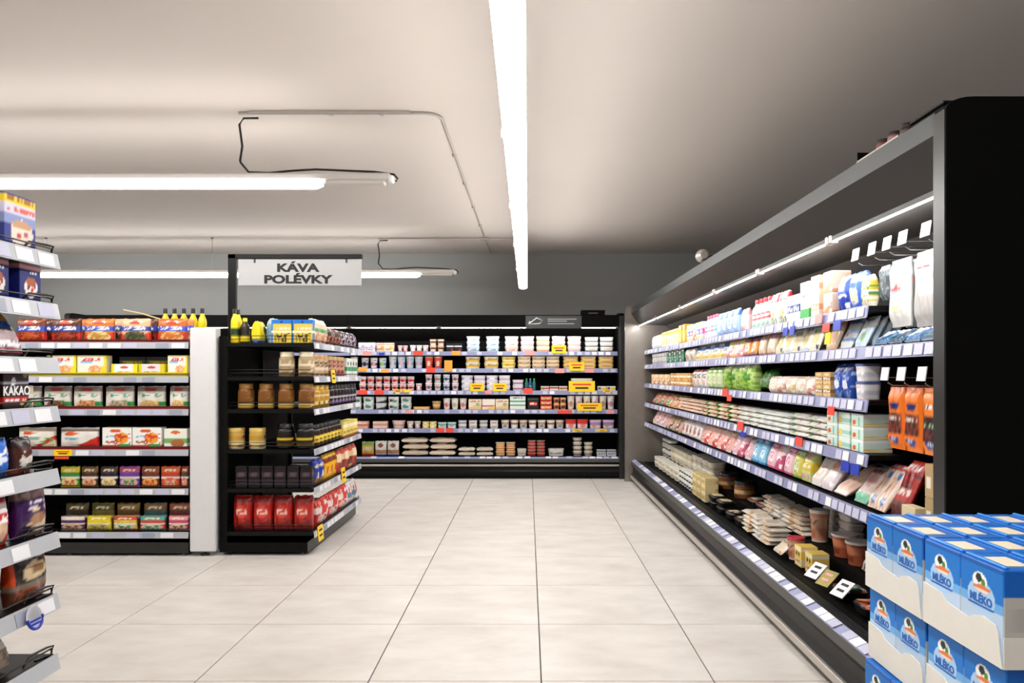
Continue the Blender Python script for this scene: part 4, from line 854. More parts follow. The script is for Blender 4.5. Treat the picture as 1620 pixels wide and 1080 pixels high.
RW = [D('c82420', ('b', .5, .7, 'f0e4e0'), ('d', .1, .9, .2, .9, .3, 'f4d0c8'), ('e', .5, .3, .3, .18, 'e8b0a0')), D('d84038', ('g', .3, .3, 'f0e8e4'), ('w', .2, .8, .8, .07, 'fff'), ('d', .1, .9, .1, .4, .4, 'b01810'))]
W(FA, 5, .20, 1.25, 'sweets_bag', 'bag', 'red and white sweets bag', 'bag', (.16, .09, .2), RW, y=.02, local=True, where=wh(5, ''))
W(FA, 5, 1.27, 1.62, 'sweets_bag', 'bag', 'white and teal sweets bag at the far corner', 'bag', (.155, .09, .2), D('e4ecec', ('b', .3, .5, '3a90b0'), ('d', .1, .9, .1, .9, .3, 'd83a30')), y=.02, local=True, where=wh(5, ''))
def gcard(root, F, s, x, m, w, h, dz, out=.022):
    o = link('promo_card', tag_mesh(w, h, m), shelf_of(root, s), M=Matrix.Translation((x, F.front - out, F.shelves[s] + dz)) @ Matrix.Rotation(-.1, 4, 'X'))
    for k in range(2): link('print_line', tag_mesh(w * .6, h * .12, INK), o, M=Matrix.Translation((0, -.0015, h * (.2 - .35 * k))))
for s, x, w, h, dz in ((1, .52, .12, .11, .0), (4, .88, .13, .13, -.01), (5, .12, .14, .12, -.03)): gcard(ga, FA, s, x, YEL, w, h, dz)

# ------------------------------------------------------------------ cocoa shelving
def cw(s, x=''): return 'on %s cocoa shelf%s' % (ORD[s], x)
CAP = D('28368a', ('b', .84, .97, 'f4d020'), ('w', .1, .9, .9, .04, 'a86a10'), ('b', .62, .80, 'd8d4e8'), ('w', .08, .95, .70, .05, 'd86050'), ('b', .45, .62, '8a96c8'), ('e', .55, .28, .36, .27, 'f0e0d0'), ('e', .55, .44, .32, .08, 'c89a70'), ('e', .45, .22, .07, .06, 'c84a4a'), ('e', .68, .28, .07, .06, 'b8606a'), ('b', 0, .04, '1a2a70'))
W(FN, 0, 0, 58, 'cappuccino_box', 'box', 'lilac and navy cappuccino box with a yellow top strip', 'carton', (.158, .09, .175), CAP, n=1, where='on the top cocoa shelf')
W(FN, 0, .75, 1.03, 'cappuccino_box', 'box', 'blue cappuccino box on the top cocoa shelf', 'carton', (.165, .09, .175), CAP, local=True, where='behind the wire, short of the end')
NAV = D('14206a', ('b', .78, .88, 'd89a98'), ('b', .88, 1, '6a5a68'), ('w', .3, .8, .70, .03, 'f0f0f8'), ('e', .52, .34, .3, .24, 'f0e8e0'), ('e', .52, .48, .24, .1, 'a85a34'), ('e', .40, .34, .06, .06, '6a1a24'), ('e', .58, .30, .06, .06, 'c82030'), ('e', .50, .17, .06, .05, '4a1420'), ('e', .70, .38, .05, .06, '8a2028'), ('b', 0, .08, '1a3a8a'))
W(FN, 1, 24, 67, 'cappuccino_box', 'box', 'navy box with a polka-dot cup', 'carton', (.112, .08, .145), NAV, n=1, where=cw(1, ', last on it'))
W(FN, 1, .78, 1.13, 'cappuccino_box', 'box', 'navy box with a polka-dot cup', 'carton', (.112, .08, .145), NAV, local=True, where=cw(1, ', further along'))
W(FN, 2, 2, 38, 'chocolate_bag', 'bag', 'dark brown chocolate bag leaning back', 'bag', (.13, .05, .15), D('2a1618', ('b', .3, .5, 'a88a90'), ('w', .1, .9, .2, .06, 'f0e8f0'), ('b', .75, .95, 'e8c040'), ('r', .2, .8, .6, .75, '2a5ab0'), ('b', 0, .12, '8a2a3a')), n=1, lean=.45, where=cw(2))
W(FN, 2, .8, 1.05, 'chocolate_bag', 'bag', 'dark brown chocolate bag', 'bag', (.14, .05, .14), D('3a1c1c', ('b', .3, .5, 'a88a90'), ('b', .75, .95, 'e8c040')), local=True, lean=.45, where=cw(2, ', further along'))
KB = D('2c1718', ('b', .62, .66, 'c8c8d8'), ('e', .38, .66, .10, .09, 'e0e4f0'), ('b', .14, .26, 'd02420'), ('w', .08, .92, .20, .025, 'fff'), ('e', .82, .10, .15, .07, 'c8b070'), ('e', .85, .85, .12, .07, '8a7a60'), ('b', 0, .04, '140a0a'))
W(FN, 3, 0, 46, 'cocoa_box', 'box', 'dark brown cocoa box lettered KAKAO', 'carton', (.128, .08, .134), KB, n=1, where='on the fourth cocoa shelf')
ltr = text_mesh('KAKAO', .042, .92, WHITEINK, .0006, .001)
kob = [o for o in COL.objects if o.name.startswith('cocoa_box')][-1]
link('lettering', ltr, kob, (0, -.0415, .045))
W(FN, 3, 47, 63, 'cocoa_box', 'box', 'small cream box next to the KAKAO box', 'carton', (.05, .07, .075), D('d8c8b0', ('b', .3, .6, 'e8e8dc'), ('e', .5, .2, .3, .15, '5a8a50')), n=1, where=cw(3), y=.06)
W(FN, 3, .78, 1.02, 'cocoa_box', 'box', 'dark brown cocoa box short of the KAKAO box', 'carton', (.11, .08, .134), KB, local=True, where=cw(3))
W(FN, 4, -30, 20, 'cocoa_bag', 'bag', 'bright blue bag with white waves', 'bag', (.135, .06, .125), D('1a6ad0', ('w', .1, .95, .7, .1, 'fff'), ('e', .5, .45, .35, .12, 'e8f0ff'), ('b', 0, .1, '0a3a80')), n=1, where=cw(4))
W(FN, 4, 22, 55, 'cocoa_bag', 'bag', 'brown bag with a white cup', 'bag', (.095, .055, .12), D('4a241c', ('b', .75, 1, '2a1010'), ('e', .55, .38, .32, .24, 'ece4dc'), ('e', .55, .52, .24, .09, '5a2a18'), ('b', 0, .12, '8a3a24')), n=1, where=cw(4))
W(FN, 5, -30, 20, 'cocoa_bag', 'bag', 'red and white bag', 'bag', (.135, .06, .16), D('c81c20', ('b', .7, .9, 'f0e8e8'), ('e', .5, .3, .4, .25, 'd8b090'), ('w', .1, .9, .55, .07, 'fff')), n=1, where=cw(5))
PUR = D('3a1650', ('b', .93, 1, 'e8c030'), ('b', .74, .90, '6a4a48'), ('d', 0, 1, .74, .9, .4, '8a6a6a'), ('w', .35, .9, .66, .035, 'f0e4f4'), ('w', .25, .85, .57, .03, 'e0d0e8'), ('w', .4, .85, .50, .02, 'e8d890'), ('e', .6, .22, .32, .22, 'd8bc9c'), ('e', .6, .32, .28, .1, 'a87850'), ('g', .02, .0, '2a0e38'), ('e', .25, .12, .2, .1, '24102c'))
W(FN, 5, 26, 86, 'cappuccino_bag', 'bag', 'tall purple bag with a cream cup picture', 'bag', (.158, .06, .182), PUR, n=1, where=cw(5))
BLK = D('1c1412', ('r', 0, .1, 0, 1, 'd84a20'), ('r', .92, 1, 0, 1, 'c8401c'), ('b', .86, 1, '2a201e'), ('w', .4, .95, .85, .04, 'c8b8a8'), ('e', .58, .58, .32, .18, 'd8c098'), ('e', .66, .60, .18, .1, '8a6030'), ('g', .28, .12, '5a2c1c'), ('d', .1, .9, .02, .3, .5, '9a5030'), ('b', .30, .36, '7a6a58'))
W(FN, 6, 4, 80, 'coffee_bag', 'bag', 'large black coffee bag with orange edges', 'bag', (.185, .065, .175), BLK, n=1, where=cw(6))
W(FN, 6, .78, 1.02, 'coffee_bag', 'bag', 'black coffee bag short of the end', 'bag', (.185, .08, .165), BLK, local=True, n=1, where=cw(6))
W(FN, 7, -60, 38, 'coffee_bag', 'bag', 'tan and silver bag slumped on its side', 'bag', (.19, .085, .125), D('8a7a6a', ('b', .5, .65, 'd8ccc0'), ('b', .8, 1, 'c8963a'), ('d', 0, 1, .1, .5, .4, '5a4a3c')), n=1, lean=.4, where=cw(7))
# round blue promotion ring on the seventh rail
sh = shelf_of(gn, 6)
ringm = MB(); R1, R0 = .042, .034
pts = [(R1 * math.cos(a), -.002, R1 * math.sin(a)) for a in [2 * math.pi * k / 24 for k in range(24)]]
rg = part('promo_ring', MB().loft([[(x * s_, y, z * s_) for x, y, z in pts] for s_, y in ((1, -.002), (1, .002))][::-1], lambda p, i, j: None), TAGW, sh)
rg.location = (1.17, -.02, ZS_N[6] - .035); rg.rotation_euler = (-.2, 0, 0)
part('ring_edge', MB().tube([(.038 * math.cos(a), -.003, .038 * math.sin(a)) for a in [math.pi * (1 + k / 12) for k in range(13)]], .005, 6), BLU, rg)
for z in (-.012, -.024): part('ring_bar', MB().box(-.026, .026, -.005, -.002, z, z + .006), BLU, rg)
# ------------------------------------------------------------------ side fridge
def pk(base, a, b, c='fff', k=0):
    """generic printed pack: coloured header, window and small print"""
    return D(base, ('b', .74, .95, a), ('w', .12, .88, .84, .06, c), ('e', .5, .36, .34, .24, b), ('d', .2, .8, .15, .55, .35, a), ('b', 0, .06, a)) if k == 0 else \
           D(base, ('g', .15, .45, a), ('e', .42, .7, .24, .14, b), ('w', .15, .85, .42, .05, c), ('b', .92, 1, b), ('r', .7, .95, .08, .22, c)) if k == 1 else \
           D(base, ('b', .35, .62, a), ('w', .1, .9, .48, .08, c), ('e', .5, .8, .3, .1, b), ('d', .1, .9, .05, .3, .4, b))
# top shelf
W(FR, 0, 1010, 1030, 'cheese_bag', 'bag', 'pale grey-blue cheese bag', 'bag', (.17, .06, .16), pk('dfe4ee', '8a9ac0', 'f0e8e0'), y=.01)
W(FR, 0, 1031, 1064, 'cheese_carton', 'carton', 'cream carton with yellow cap', 'carton', (.13, .1, .17), pk('f0e6cc', 'f0cc50', 'e8b890', '8a6a30'))
W(FR, 0, 1065, 1080, 'cheese_carton', 'carton', 'amber carton', 'carton', (.125, .1, .19), pk('f0c040', 'e88a28', 'f8e8b0'))
W(FR, 0, 1082, 1112, 'cheese_carton', 'carton', 'carton patterned in yellow, blue and green', 'carton', (.12, .1, .165), [pk('f0e4c0', '3a70c8', '70b048', k=2), pk('e8d0e0', 'e0509a', 'f0c040', k=2), pk('f0d8b0', 'e0783a', '60a0d0', k=1)])
W(FR, 0, 1113, 1131, 'drink_bottle', 'bottle', 'pink and teal drink bottle', 'bottle', (.085, .085, .2), [pk('f0b8c8', 'd84a7a', 'fff', k=2), pk('c0e4e4', '4aa8b0', 'fff', k=2)], kw=dict(lid='d84a6a'))
W(FR, 0, 1132, 1166, 'cheese_bag', 'bag', 'sky blue cheese bag', 'bag', (.155, .07, .185), pk('a8c4ec', '4a78d0', 'e8f0fa'))
W(FR, 0, 1168, 1186, 'cheese_bag', 'bag', 'blush pink cheese bag', 'bag', (.15, .07, .165), pk('f0d4d4', 'd89aa0', 'f8f0ee'))
W(FR, 0, 1187, 1214, 'drink_bottle', 'bottle', 'white drink bottle with a red cap', 'bottle', (.085, .085, .205), pk('f2ecec', 'd83a44', '8ac0b0', k=2), kw=dict(lid='d8202c'))
W(FR, 0, 1215, 1243, 'cheese_bag', 'bag', 'red-topped white cheese bag', 'bag', (.15, .07, .2), D('f2eae8', ('b', .72, 1, 'd82c38'), ('w', .1, .9, .85, .06, 'fff'), ('e', .5, .4, .3, .2, 'e8d0a8'), ('d', .1, .9, .05, .4, .3, '70a060')), jit=.5)
W(FR, 0, 1245, 1264, 'cheese_carton', 'carton', 'navy and white carton', 'carton', (.105, .1, .155), pk('eceef4', '24388a', 'c8d4ea', k=2))
W(FR, 0, 1266, 1279, 'cheese_carton', 'carton', 'white carton with a green foot', 'carton', (.135, .1, .21), D('f0f2ee', ('b', 0, .3, '4aa858'), ('w', .1, .9, .6, .06, '888'), ('r', .1, .5, .7, .9, 'd0dce8')))
W(FR, 0, 1280, 1320, 'cream_carton', 'carton', 'peach carton stacked in twos', 'carton', (.118, .1, .112), [pk('f0cfb6', 'e0a080', 'f8e8d8', k=2), pk('f2d4bc', 'd8906a', 'f8e8d8', k=1)], stack=2)
W(FR, 0, 1322, 1358, 'cheese_bag', 'bag', 'royal blue crinkled bag', 'bag', (.135, .09, .18), [pk('2a50c0', '1a3aa0', 'd8e4f8', k=1), pk('3a68d8', '90b0f0', 'f0e0a0')])
W(FR, 0, 1359, 1371, 'cheese_bag', 'bag', 'white bag with yellow checks', 'bag', (.085, .07, .15), D('f2eee2', ('d', 0, 1, .1, .9, .35, 'e0c830'), ('d', 0, 1, .1, .9, .2, '4a8a60')))
# second shelf
W(FR, 1, 1010, 1040, 'soft_cheese_pack', 'pack', 'grey and white soft cheese pack', 'tub', (.16, .12, .065), pk('dcdcdc', '8a8a92', 'f0f0f0', k=2), stack=2, kw=dict(lid='ecebea'))
W(FR, 1, 1041, 1077, 'herb_cheese_pack', 'pack', 'dark green herb cheese pack', 'carton', (.13, .1, .14), [pk('2a6a54', '14382c', '7ac0a0'), pk('204438', '50a080', 'e0e8d8', k=1)])
W(FR, 1, 1078, 1096, 'soft_cheese_pack', 'pack', 'white rounded soft cheese bag', 'bag', (.16, .08, .13), pk('f0ece6', 'd8c8b0', 'c89a80'))
CS = [D('f2f0ea', ('b', .6, .8, '3a6ab8'), ('b', .1, .25, 'e8b830'), ('w', .1, .9, .45, .07, '7a8aa0')), D('f4eee0', ('b', .55, .72, '4a80c0'), ('b', .1, .3, 'f0cc58'), ('e', .7, .4, .15, .12, 'e8a060'))]
W(FR, 1, 1097, 1146, 'sliced_cheese_pack', 'pack', 'white sliced cheese pack with a blue stripe', 'flat', (.15, .03, .155), CS, lean=0.34, rows=3, rgap=.02, where='leaning on second shelf of side fridge')
W(FR, 1, 1147, 1172, 'sliced_cheese_pack', 'pack', 'yellow and pink sliced cheese pack', 'flat', (.14, .03, .155), [pk('f4dc90', 'e0889a', 'f8f0d0', k=1), pk('f0d0d4', 'e8b840', 'f8f0d0')], lean=0.31, rows=2, rgap=.02)
W(FR, 1, 1173, 1194, 'sliced_cheese_pack', 'pack', 'orange sliced cheese pack', 'flat', (.14, .035, .138), pk('e89a30', '8a4a9a', 'f8e0a0'), lean=0.25, rows=2, rgap=.02)
W(FR, 1, 1195, 1222, 'grated_cheese_bag', 'bag', 'beige grated cheese bag with a pink header', 'bag', (.15, .06, .145), pk('ecd4b8', 'e0a0a0', 'f4e8d0'), lean=0.19)
W(FR, 1, 1223, 1292, 'sliced_cheese_pack', 'pack', 'off-white sliced cheese pack with green print', 'flat', (.14, .028, .162), [D('f0ead8', ('b', .78, .95, 'e8e8e8'), ('e', .5, .4, .32, .25, 'f2dca0'), ('w', .1, .8, .7, .05, '4a8a60'), ('r', .75, .95, .05, .2, '333')), D('eceae2', ('e', .5, .42, .34, .28, 'f0d898'), ('w', .1, .9, .82, .05, '5a78a0'), ('g', .05, .1, 'd8e4e8'))], lean=0.37, rows=3, rgap=.015)
W(FR, 1, 1293, 1322, 'sliced_cheese_pack', 'pack', 'peach sliced cheese pack', 'flat', (.135, .028, .162), [pk('f2dcc0', 'e8b890', 'f0c8a8'), pk('f4e4d0', 'e8a078', 'f8ecd8', k=1)], lean=0.37, rows=3, rgap=.015)
W(FR, 1, 1323, 1367, 'sliced_cheese_pack', 'pack', 'white sliced cheese pack with pale blue bars', 'flat', (.13, .026, .162), [D('eef2f6', ('b', .2, .3, '7aa0d0'), ('b', .5, .6, '9ab8dc'), ('b', .8, .9, '6a90c8'), ('e', .3, .42, .12, .08, 'd84a5a')), D('f2f4f4', ('g', .3, .4, 'c8dcec'), ('w', .1, .9, .85, .05, '3a68b0'), ('e', .6, .3, .2, .15, 'a0c890'))], lean=0.46, rows=4, rgap=.02)
W(FR, 1, 1377, 1478, 'sliced_ham_pack', 'pack', 'white and steel blue pack under the hanging bags', 'flat', (.12, .03, .10), [D('e8eef4', ('g', .1, .7, '3a6a98'), ('r', .2, .6, .5, .7, 'f8f8f8')), D('f0f2f4', ('g', .3, .6, '28506e'), ('w', .1, .9, .8, .06, '8ab0d0'))], lean=1.0, rows=2, rgap=.05)
# third shelf
W(FR, 2, 1010, 1048, 'pastry_pack', 'pack', 'orange and cream dough pack', 'carton', (.14, .12, .12), [pk('f0d8b0', 'e8a048', 'f8ecd0', k=2), pk('f4e0c0', 'd8803a', 'f0c070', k=1)])
W(FR, 2, 1049, 1090, 'pastry_pack', 'pack', 'golden dough pack stacked in twos', 'carton', (.145, .12, .065), [pk('f0c880', 'f0e0c0', 'c87a30', k=2), pk('e8b060', 'f8e8c8', 'a85a20', k=2)], stack=2)
W(FR, 2, 1091, 1116, 'pasta_bag', 'bag', 'white fresh pasta bag with black lettering', 'bag', (.155, .08, .16), D('f0ece8', ('w', .1, .9, .65, .14, '181820'), ('e', .5, .3, .3, .16, 'e8b8a0'), ('b', .9, 1, 'c04a50')))
W(FR, 2, 1117, 1141, 'pasta_bag', 'bag', 'pale green fresh pasta bag', 'bag', (.145, .08, .175), pk('d8e8b8', '88b84a', 'f0f0d8'))
W(FR, 2, 1142, 1192, 'salad_bag', 'bag', 'bright green salad bag', 'bag', (.175, .1, .2), [D('a8cc50', ('b', .8, 1, 'e4ecc8'), ('d', 0, 1, .05, .78, .5, '5a9a2c'), ('w', .2, .8, .9, .04, '3a7a28')), D('8abc44', ('b', .82, 1, 'd0e0a8'), ('d', 0, 1, .05, .8, .5, 'c8e088'), ('e', .5, .5, .25, .15, '3a8a28'))], jit=.5)
W(FR, 2, 1193, 1212, 'salad_bag', 'bag', 'dark green spinach bag lying low', 'bag', (.19, .09, .15), D('2c5a20', ('d', 0, 1, 0, 1, .45, '4a8a30'), ('b', .85, 1, '183812')), lean=.5)
W(FR, 2, 1213, 1288, 'chicken_pack', 'pack', 'low cream and blush deli pack', 'bag', (.15, .08, .105), [pk('f2e2d0', 'e8c4b0', 'f8f0e4'), pk('f0dcd0', 'd8a090', 'f8ece4', k=1), pk('f4ecdc', 'e0c890', 'e8b8a8', k=1)], rows=2, jit=.5)
W(FR, 2, 1289, 1314, 'smoked_cheese_pack', 'pack', 'tan smoked cheese pack stacked in twos', 'carton', (.10, .1, .065), pk('d8b078', 'a8783a', 'f0d8a8', k=2), stack=2)
W(FR, 2, 1315, 1344, 'fish_pack', 'pack', 'deep blue pack with silver dots', 'bag', (.10, .08, .17), D('1c48a8', ('d', 0, 1, 0, 1, .3, '9ab8e8'), ('b', .8, .95, '0c2868'), ('e', .5, .4, .25, .15, 'e0e8f4')))
W(FR, 2, 1346, 1369, 'fish_pack', 'pack', 'white tub with grey-blue lid', 'tub', (.10, .1, .085), pk('eceef2', 'c8ccd8', 'e8c8c0', k=2), stack=2, kw=dict(lid='5a6aa0'))
# fourth shelf
W(FR, 3, 1010, 1040, 'salami_pack', 'pack', 'brick red salami pack', 'flat', (.16, .03, .16), [pk('c86a50', '8a2a1c', 'e8b090'), pk('d88a70', '3a8a50', 'f0d0b0', k=1)], lean=.6, rows=2, rgap=.02)
W(FR, 3, 1041, 1065, 'salami_pack', 'pack', 'rust and gold salami pack', 'flat', (.15, .03, .155), [pk('b8582c', 'e8b850', 'f0d8b0'), pk('a04428', 'e0a060', 'f0e0c0', k=1)], lean=.6, rows=2, rgap=.02)
W(FR, 3, 1066, 1110, 'salami_pack', 'pack', 'cream salami pack with red stripes lying flat', 'flat', (.16, .028, .15), [D('f0d0b8', ('b', .2, .35, 'd8503a'), ('b', .6, .8, 'c84030'), ('w', .1, .9, .48, .06, '6a2018')), D('f2dcc8', ('b', .3, .45, 'e06a4a'), ('e', .5, .7, .3, .15, 'b83a28'))], stack=4, lay=True)
W(FR, 3, 1111, 1162, 'salami_pack', 'pack', 'orange and white salami pack lying flat', 'flat', (.15, .028, .15), [D('f0d4b4', ('b', .55, .8, 'e87a38'), ('e', .4, .3, .25, .18, 'c8502c'), ('r', .7, 1, .0, .5, '50a048')), D('f4e4d0', ('b', .2, .4, 'e0683a'), ('w', .1, .9, .7, .08, 'a83a20'))], stack=4, lay=True)
W(FR, 3, 1163, 1196, 'ham_pack', 'pack', 'white pack with an emerald header lying flat', 'flat', (.14, .028, .15), [D('eef0e8', ('b', .7, 1, '18a860'), ('e', .5, .35, .3, .2, 'e8c0b0'), ('r', .05, .35, .75, .95, '2050c0'))], stack=4, lay=True)
W(FR, 3, 1197, 1248, 'ham_pack', 'pack', 'white pack with lime and teal edges lying flat', 'flat', (.135, .028, .15), [D('eef2ec', ('b', .8, 1, '60c050'), ('e', .5, .4, .32, .24, 'f0d8cc'), ('w', .1, .9, .7, .05, '2a7ab0')), D('ecf0ee', ('b', .75, 1, '30a898'), ('e', .5, .4, .32, .24, 'ecc8bc'))], stack=4, lay=True)
W(FR, 3, 1249, 1306, 'ham_pack', 'pack', 'off-white film pack lying flat', 'flat', (.125, .03, .15), [D('ecebe2', ('e', .5, .4, .34, .26, 'f0dcc8'), ('w', .1, .9, .75, .06, '9aa890'), ('r', .1, .3, .05, .2, '70a860')), D('f0ece6', ('e', .5, .45, .34, .26, 'e4d0bc'), ('w', .2, .9, .85, .05, '8a8a90'))], stack=4, lay=True)
W(FR, 3, 1307, 1367, 'tofu_pack', 'pack', 'pale aqua pack stacked in threes', 'carton', (.13, .14, .06), [D('cfe8e0', ('r', .6, .72, 0, 1, '38b0a0'), ('b', .75, 1, 'e4f0ec'), ('d', 0, .5, 0, .5, .35, 'e8d070'), ('e', .25, .3, .14, .2, 'd85a40')), D('dcece6', ('b', .2, .5, 'a0d0c0'), ('r', .05, .3, .1, .6, 'f0d060'))], stack=3)
# fifth shelf
W(FR, 4, 1010, 1036, 'ham_pack', 'pack', 'pink ham pack with white header', 'flat', (.15, .04, .19), [pk('eab4b4', 'f4e8ea', 'd88a8a', 'a04050'), pk('f0c8c8', 'e8e4e8', 'c86a70', 'a04050', k=1)], lean=.5, rows=2, rgap=.02)
W(FR, 4, 1037, 1066, 'sausage_pack', 'pack', 'rose and olive sausage pack', 'flat', (.145, .04, .175), [pk('d8989a', '7a9a5a', 'e8c0b0'), pk('b08a58', '5a4a28', 'e0c890', k=1)], lean=.5, rows=2, rgap=.02)
W(FR, 4, 1067, 1104, 'sausage_pack', 'pack', 'off-white sausage pack with a maroon window', 'bag', (.155, .07, .185), [pk('ece4e2', 'd8ccd0', '8a4a48', '70303a'), pk('f0e8e4', 'b0a0a8', 'a85a50')], lean=.35)
W(FR, 4, 1105, 1152, 'ham_pack', 'pack', 'salmon pink sliced ham pack', 'flat', (.13, .04, .19), [pk('f0b8a8', 'f4dcd4', 'd87a6c', 'b04a40'), pk('ecbcae', 'd84a4a', 'f0d4c8', k=1)], lean=.45, rows=2, rgap=.02)
W(FR, 4, 1153, 1183, 'ham_pack', 'pack', 'candy pink sausage pack', 'flat', (.13, .045, .18), [pk('f0c4cc', 'f4e8ee', 'd8808e', 'a83a50'), pk('e8b0bc', 'c84a6a', 'f4dce0', k=1)], lean=.45, rows=2, rgap=.02)
W(FR, 4, 1184, 1206, 'fish_pack', 'pack', 'turquoise and white fish pack', 'bag', (.135, .07, .185), pk('8accea', '2a88c8', 'eaf4f8'), lean=.3)
W(FR, 4, 1207, 1246, 'frankfurter_pack', 'pack', 'magenta and white frankfurter pack', 'bag', (.14, .075, .18), [pk('f0c8d4', 'd85a90', 'f4e4e4'), pk('ecdce0', 'c84878', 'e8a8a0', k=1)], lean=.3, jit=.4)
W(FR, 4, 1247, 1276, 'salad_cup_bag', 'bag', 'yellow and green mixed bag', 'bag', (.135, .08, .18), [pk('e0d460', '88b840', 'f4f0d0'), pk('d8e090', 'e8c830', 'e090b0', k=2)], lean=.25, jit=.4)
W(FR, 4, 1277, 1310, 'bacon_pack', 'pack', 'white and blush bacon pack', 'flat', (.13, .045, .20), [pk('f0e6e0', 'f4f0f0', 'e8b8a4', 'b07a80'), pk('f2e0d6', 'd8ccd4', 'e0a490', k=1)], lean=.6, rows=2, rgap=.02)
HAMD = D('f0d4c4', ('s', 5, 'e8b49c', .5), ('b', .88, 1, 'f4f0f0'), ('e', .5, .93, .2, .05, '1a40a0'), ('b', 0, .06, 'f0e4e0'))
W(FR, 4, 1312, 1340, 'sausage_pack', 'pack', 'long pale frankfurter pack with a blue seal', 'flat', (.15, .04, .27), HAMD, lean=1.0, rows=2, rgap=.03)
W(FR, 4, 6.31, 6.47, 'ham_pack', 'pack', 'pale pink film pack with green hem', 'flat', (.13, .04, .2), [D('f0d8d0', ('b', 0, .25, '7ac0a0'), ('e', .5, .6, .3, .2, 'e8b0a8'), ('w', .1, .9, .85, .05, 'b05a60'))], lean=.65, rows=2, rgap=.02, local=True, n=1)
SAU = D('ead6c6', ('s', 3, 'd8a888', .35), ('b', .86, 1, 'd82830'), ('w', .1, .9, .93, .03, 'fff'), ('e', .5, .16, .22, .1, '1a6ac0'), ('w', .3, .7, .16, .03, 'fff'), ('e', .62, .72, .16, .07, '1a6ac0'), ('d', .05, .35, .35, .7, .4, 'd8503a'))
W(FR, 4, 6.48, 6.655, 'sausage_pack', 'pack', 'cream sausage pack with round blue seals', 'flat', (.084, .036, .24), SAU, lean=.6, n=2, local=True, jit=0)
SRD = D('b8241e', ('w', .1, .9, .85, .06, 'f8f0f0'), ('b', .68, .74, '5a100e'), ('e', .5, .55, .38, .12, '7a1814'), ('w', .1, .9, .4, .05, 'f4e0d8'), ('b', 0, .25, '5a2018'))
W(FR, 4, 6.66, 6.80, 'sausage_pack', 'pack', 'dark red smoked sausage pack', 'flat', (.13, .04, .26), SRD, lean=.42, y=.03, n=1, local=True)
W(FR, 4, 6.99, 7.145, 'stock_box', 'box', 'plain kraft cardboard box stacked in twos', 'carton', (.15, .2, .135), D('b0946a', ('r', .1, .3, .3, .6, 'e0d8c8'), ('r', .47, .53, 0, 1, 'c8b088')), stack=2, y=.03, n=1, local=True, where='next to the sausage packs')
W(FR, 4, 6.86, 6.98, 'stock_box', 'box', 'open cream cardboard tray with torn front before the red packs', 'carton', (.115, .05, .085), D('d8c8a0', ('g', .2, .6, 'c0aa80')), y=.0, n=1, local=True, where='')
# bottom deck
dk = dict(y=.005, dz=.012)
W(FR, 5, .02, .56, 'cheese_tub', 'tub', 'white tub with a black band, piled in twos', 'tub', (.17, .13, .075), [D('f0efe8', ('b', .3, .65, '1a1a1a')), D('e8e4d8', ('b', .3, .6, '6a6a50'))], stack=3, rows=1, local=True, y=.195, dz=.095, kw=dict(lid='f2f0ea'))
W(FR, 5, 1014, 1062, 'cheese_round', 'pack', 'low ivory cheese round', 'tub', (.22, .13, .06), D('f4eedc', ('w', .1, .9, .5, .15, 'd0c098')), stack=2, **dk, kw=dict(lid='f8f4e6'))
W(FR, 5, .58, 1.80, 'cheese_round', 'pack', 'ivory cheese round in the second row', 'tub', (.22, .14, .085), D('f2ead4', ('b', .3, .6, 'e0cfa0')), stack=2, local=True, y=.195, dz=.095, kw=dict(lid='faf6ea'))
W(FR, 5, 1063, 1092, 'cheese_cup', 'cup', 'white cheese cup with black print, piled in twos', 'cup', (.11, .11, .055), D('f2f0ea', ('b', .3, .6, '2a2a2a')), stack=3, rows=1, **dk, kw=dict(lid='f4f2ec'))
W(FR, 5, 1093, 1116, 'butter_block', 'pack', 'butter yellow wrapped block piled in twos', 'carton', (.15, .12, .07), D('ecd69a', ('w', .1, .9, .5, .2, 'b89a50'), ('b', 0, .1, 'f4ecd0')), stack=3, **dk)
W(FR, 5, 1.84, 2.75, 'cheese_round', 'pack', 'pale cream tub in the second row', 'tub', (.2, .16, .10), D('f0e8d8', ('b', .3, .6, 'd8c8b0')), stack=2, local=True, y=.195, dz=.095, kw=dict(lid='f6f0e4'))
W(FR, 5, 1126, 1176, 'pate_jar', 'jar', 'brown pâté jar with a wide black lid', 'jar', (.185, .185, .15), D('7a4a2a', ('b', .35, .6, 'd8b078'), ('e', .5, .2, .3, .12, '4a1c10'), ('b', .7, .85, '9a5a30')), y=.195, dz=.095, kw=dict(lid='2a2422', neck=.98), n=2)
W(FR, 5, 1117, 1142, 'dark_tray', 'tray', 'black tray with a round cream cheese', 'tray', (.2, .13, .05), D('1a1612', ('e', .5, .5, .3, .32, 'f0dcb8'), ('e', .5, .5, .18, .2, 'e8c898')), **dk, stack=2, kw=dict(tray='141210'))
W(FR, 5, 1143, 1172, 'dark_tray', 'tray', 'single black tray with a pale omelette', 'tray', (.2, .13, .06), D('1c1814', ('e', .45, .5, .34, .3, 'f2e0c0')), **dk, kw=dict(tray='141210'))
W(FR, 5, 1178, 1205, 'dark_tray', 'tray', 'black tray with brown pastry in the second row', 'tray', (.2, .16, .07), D('6a3a2a', ('e', .5, .5, .3, .3, 'e8d8c8')), y=.195, dz=.095, kw=dict(tray='141210'))
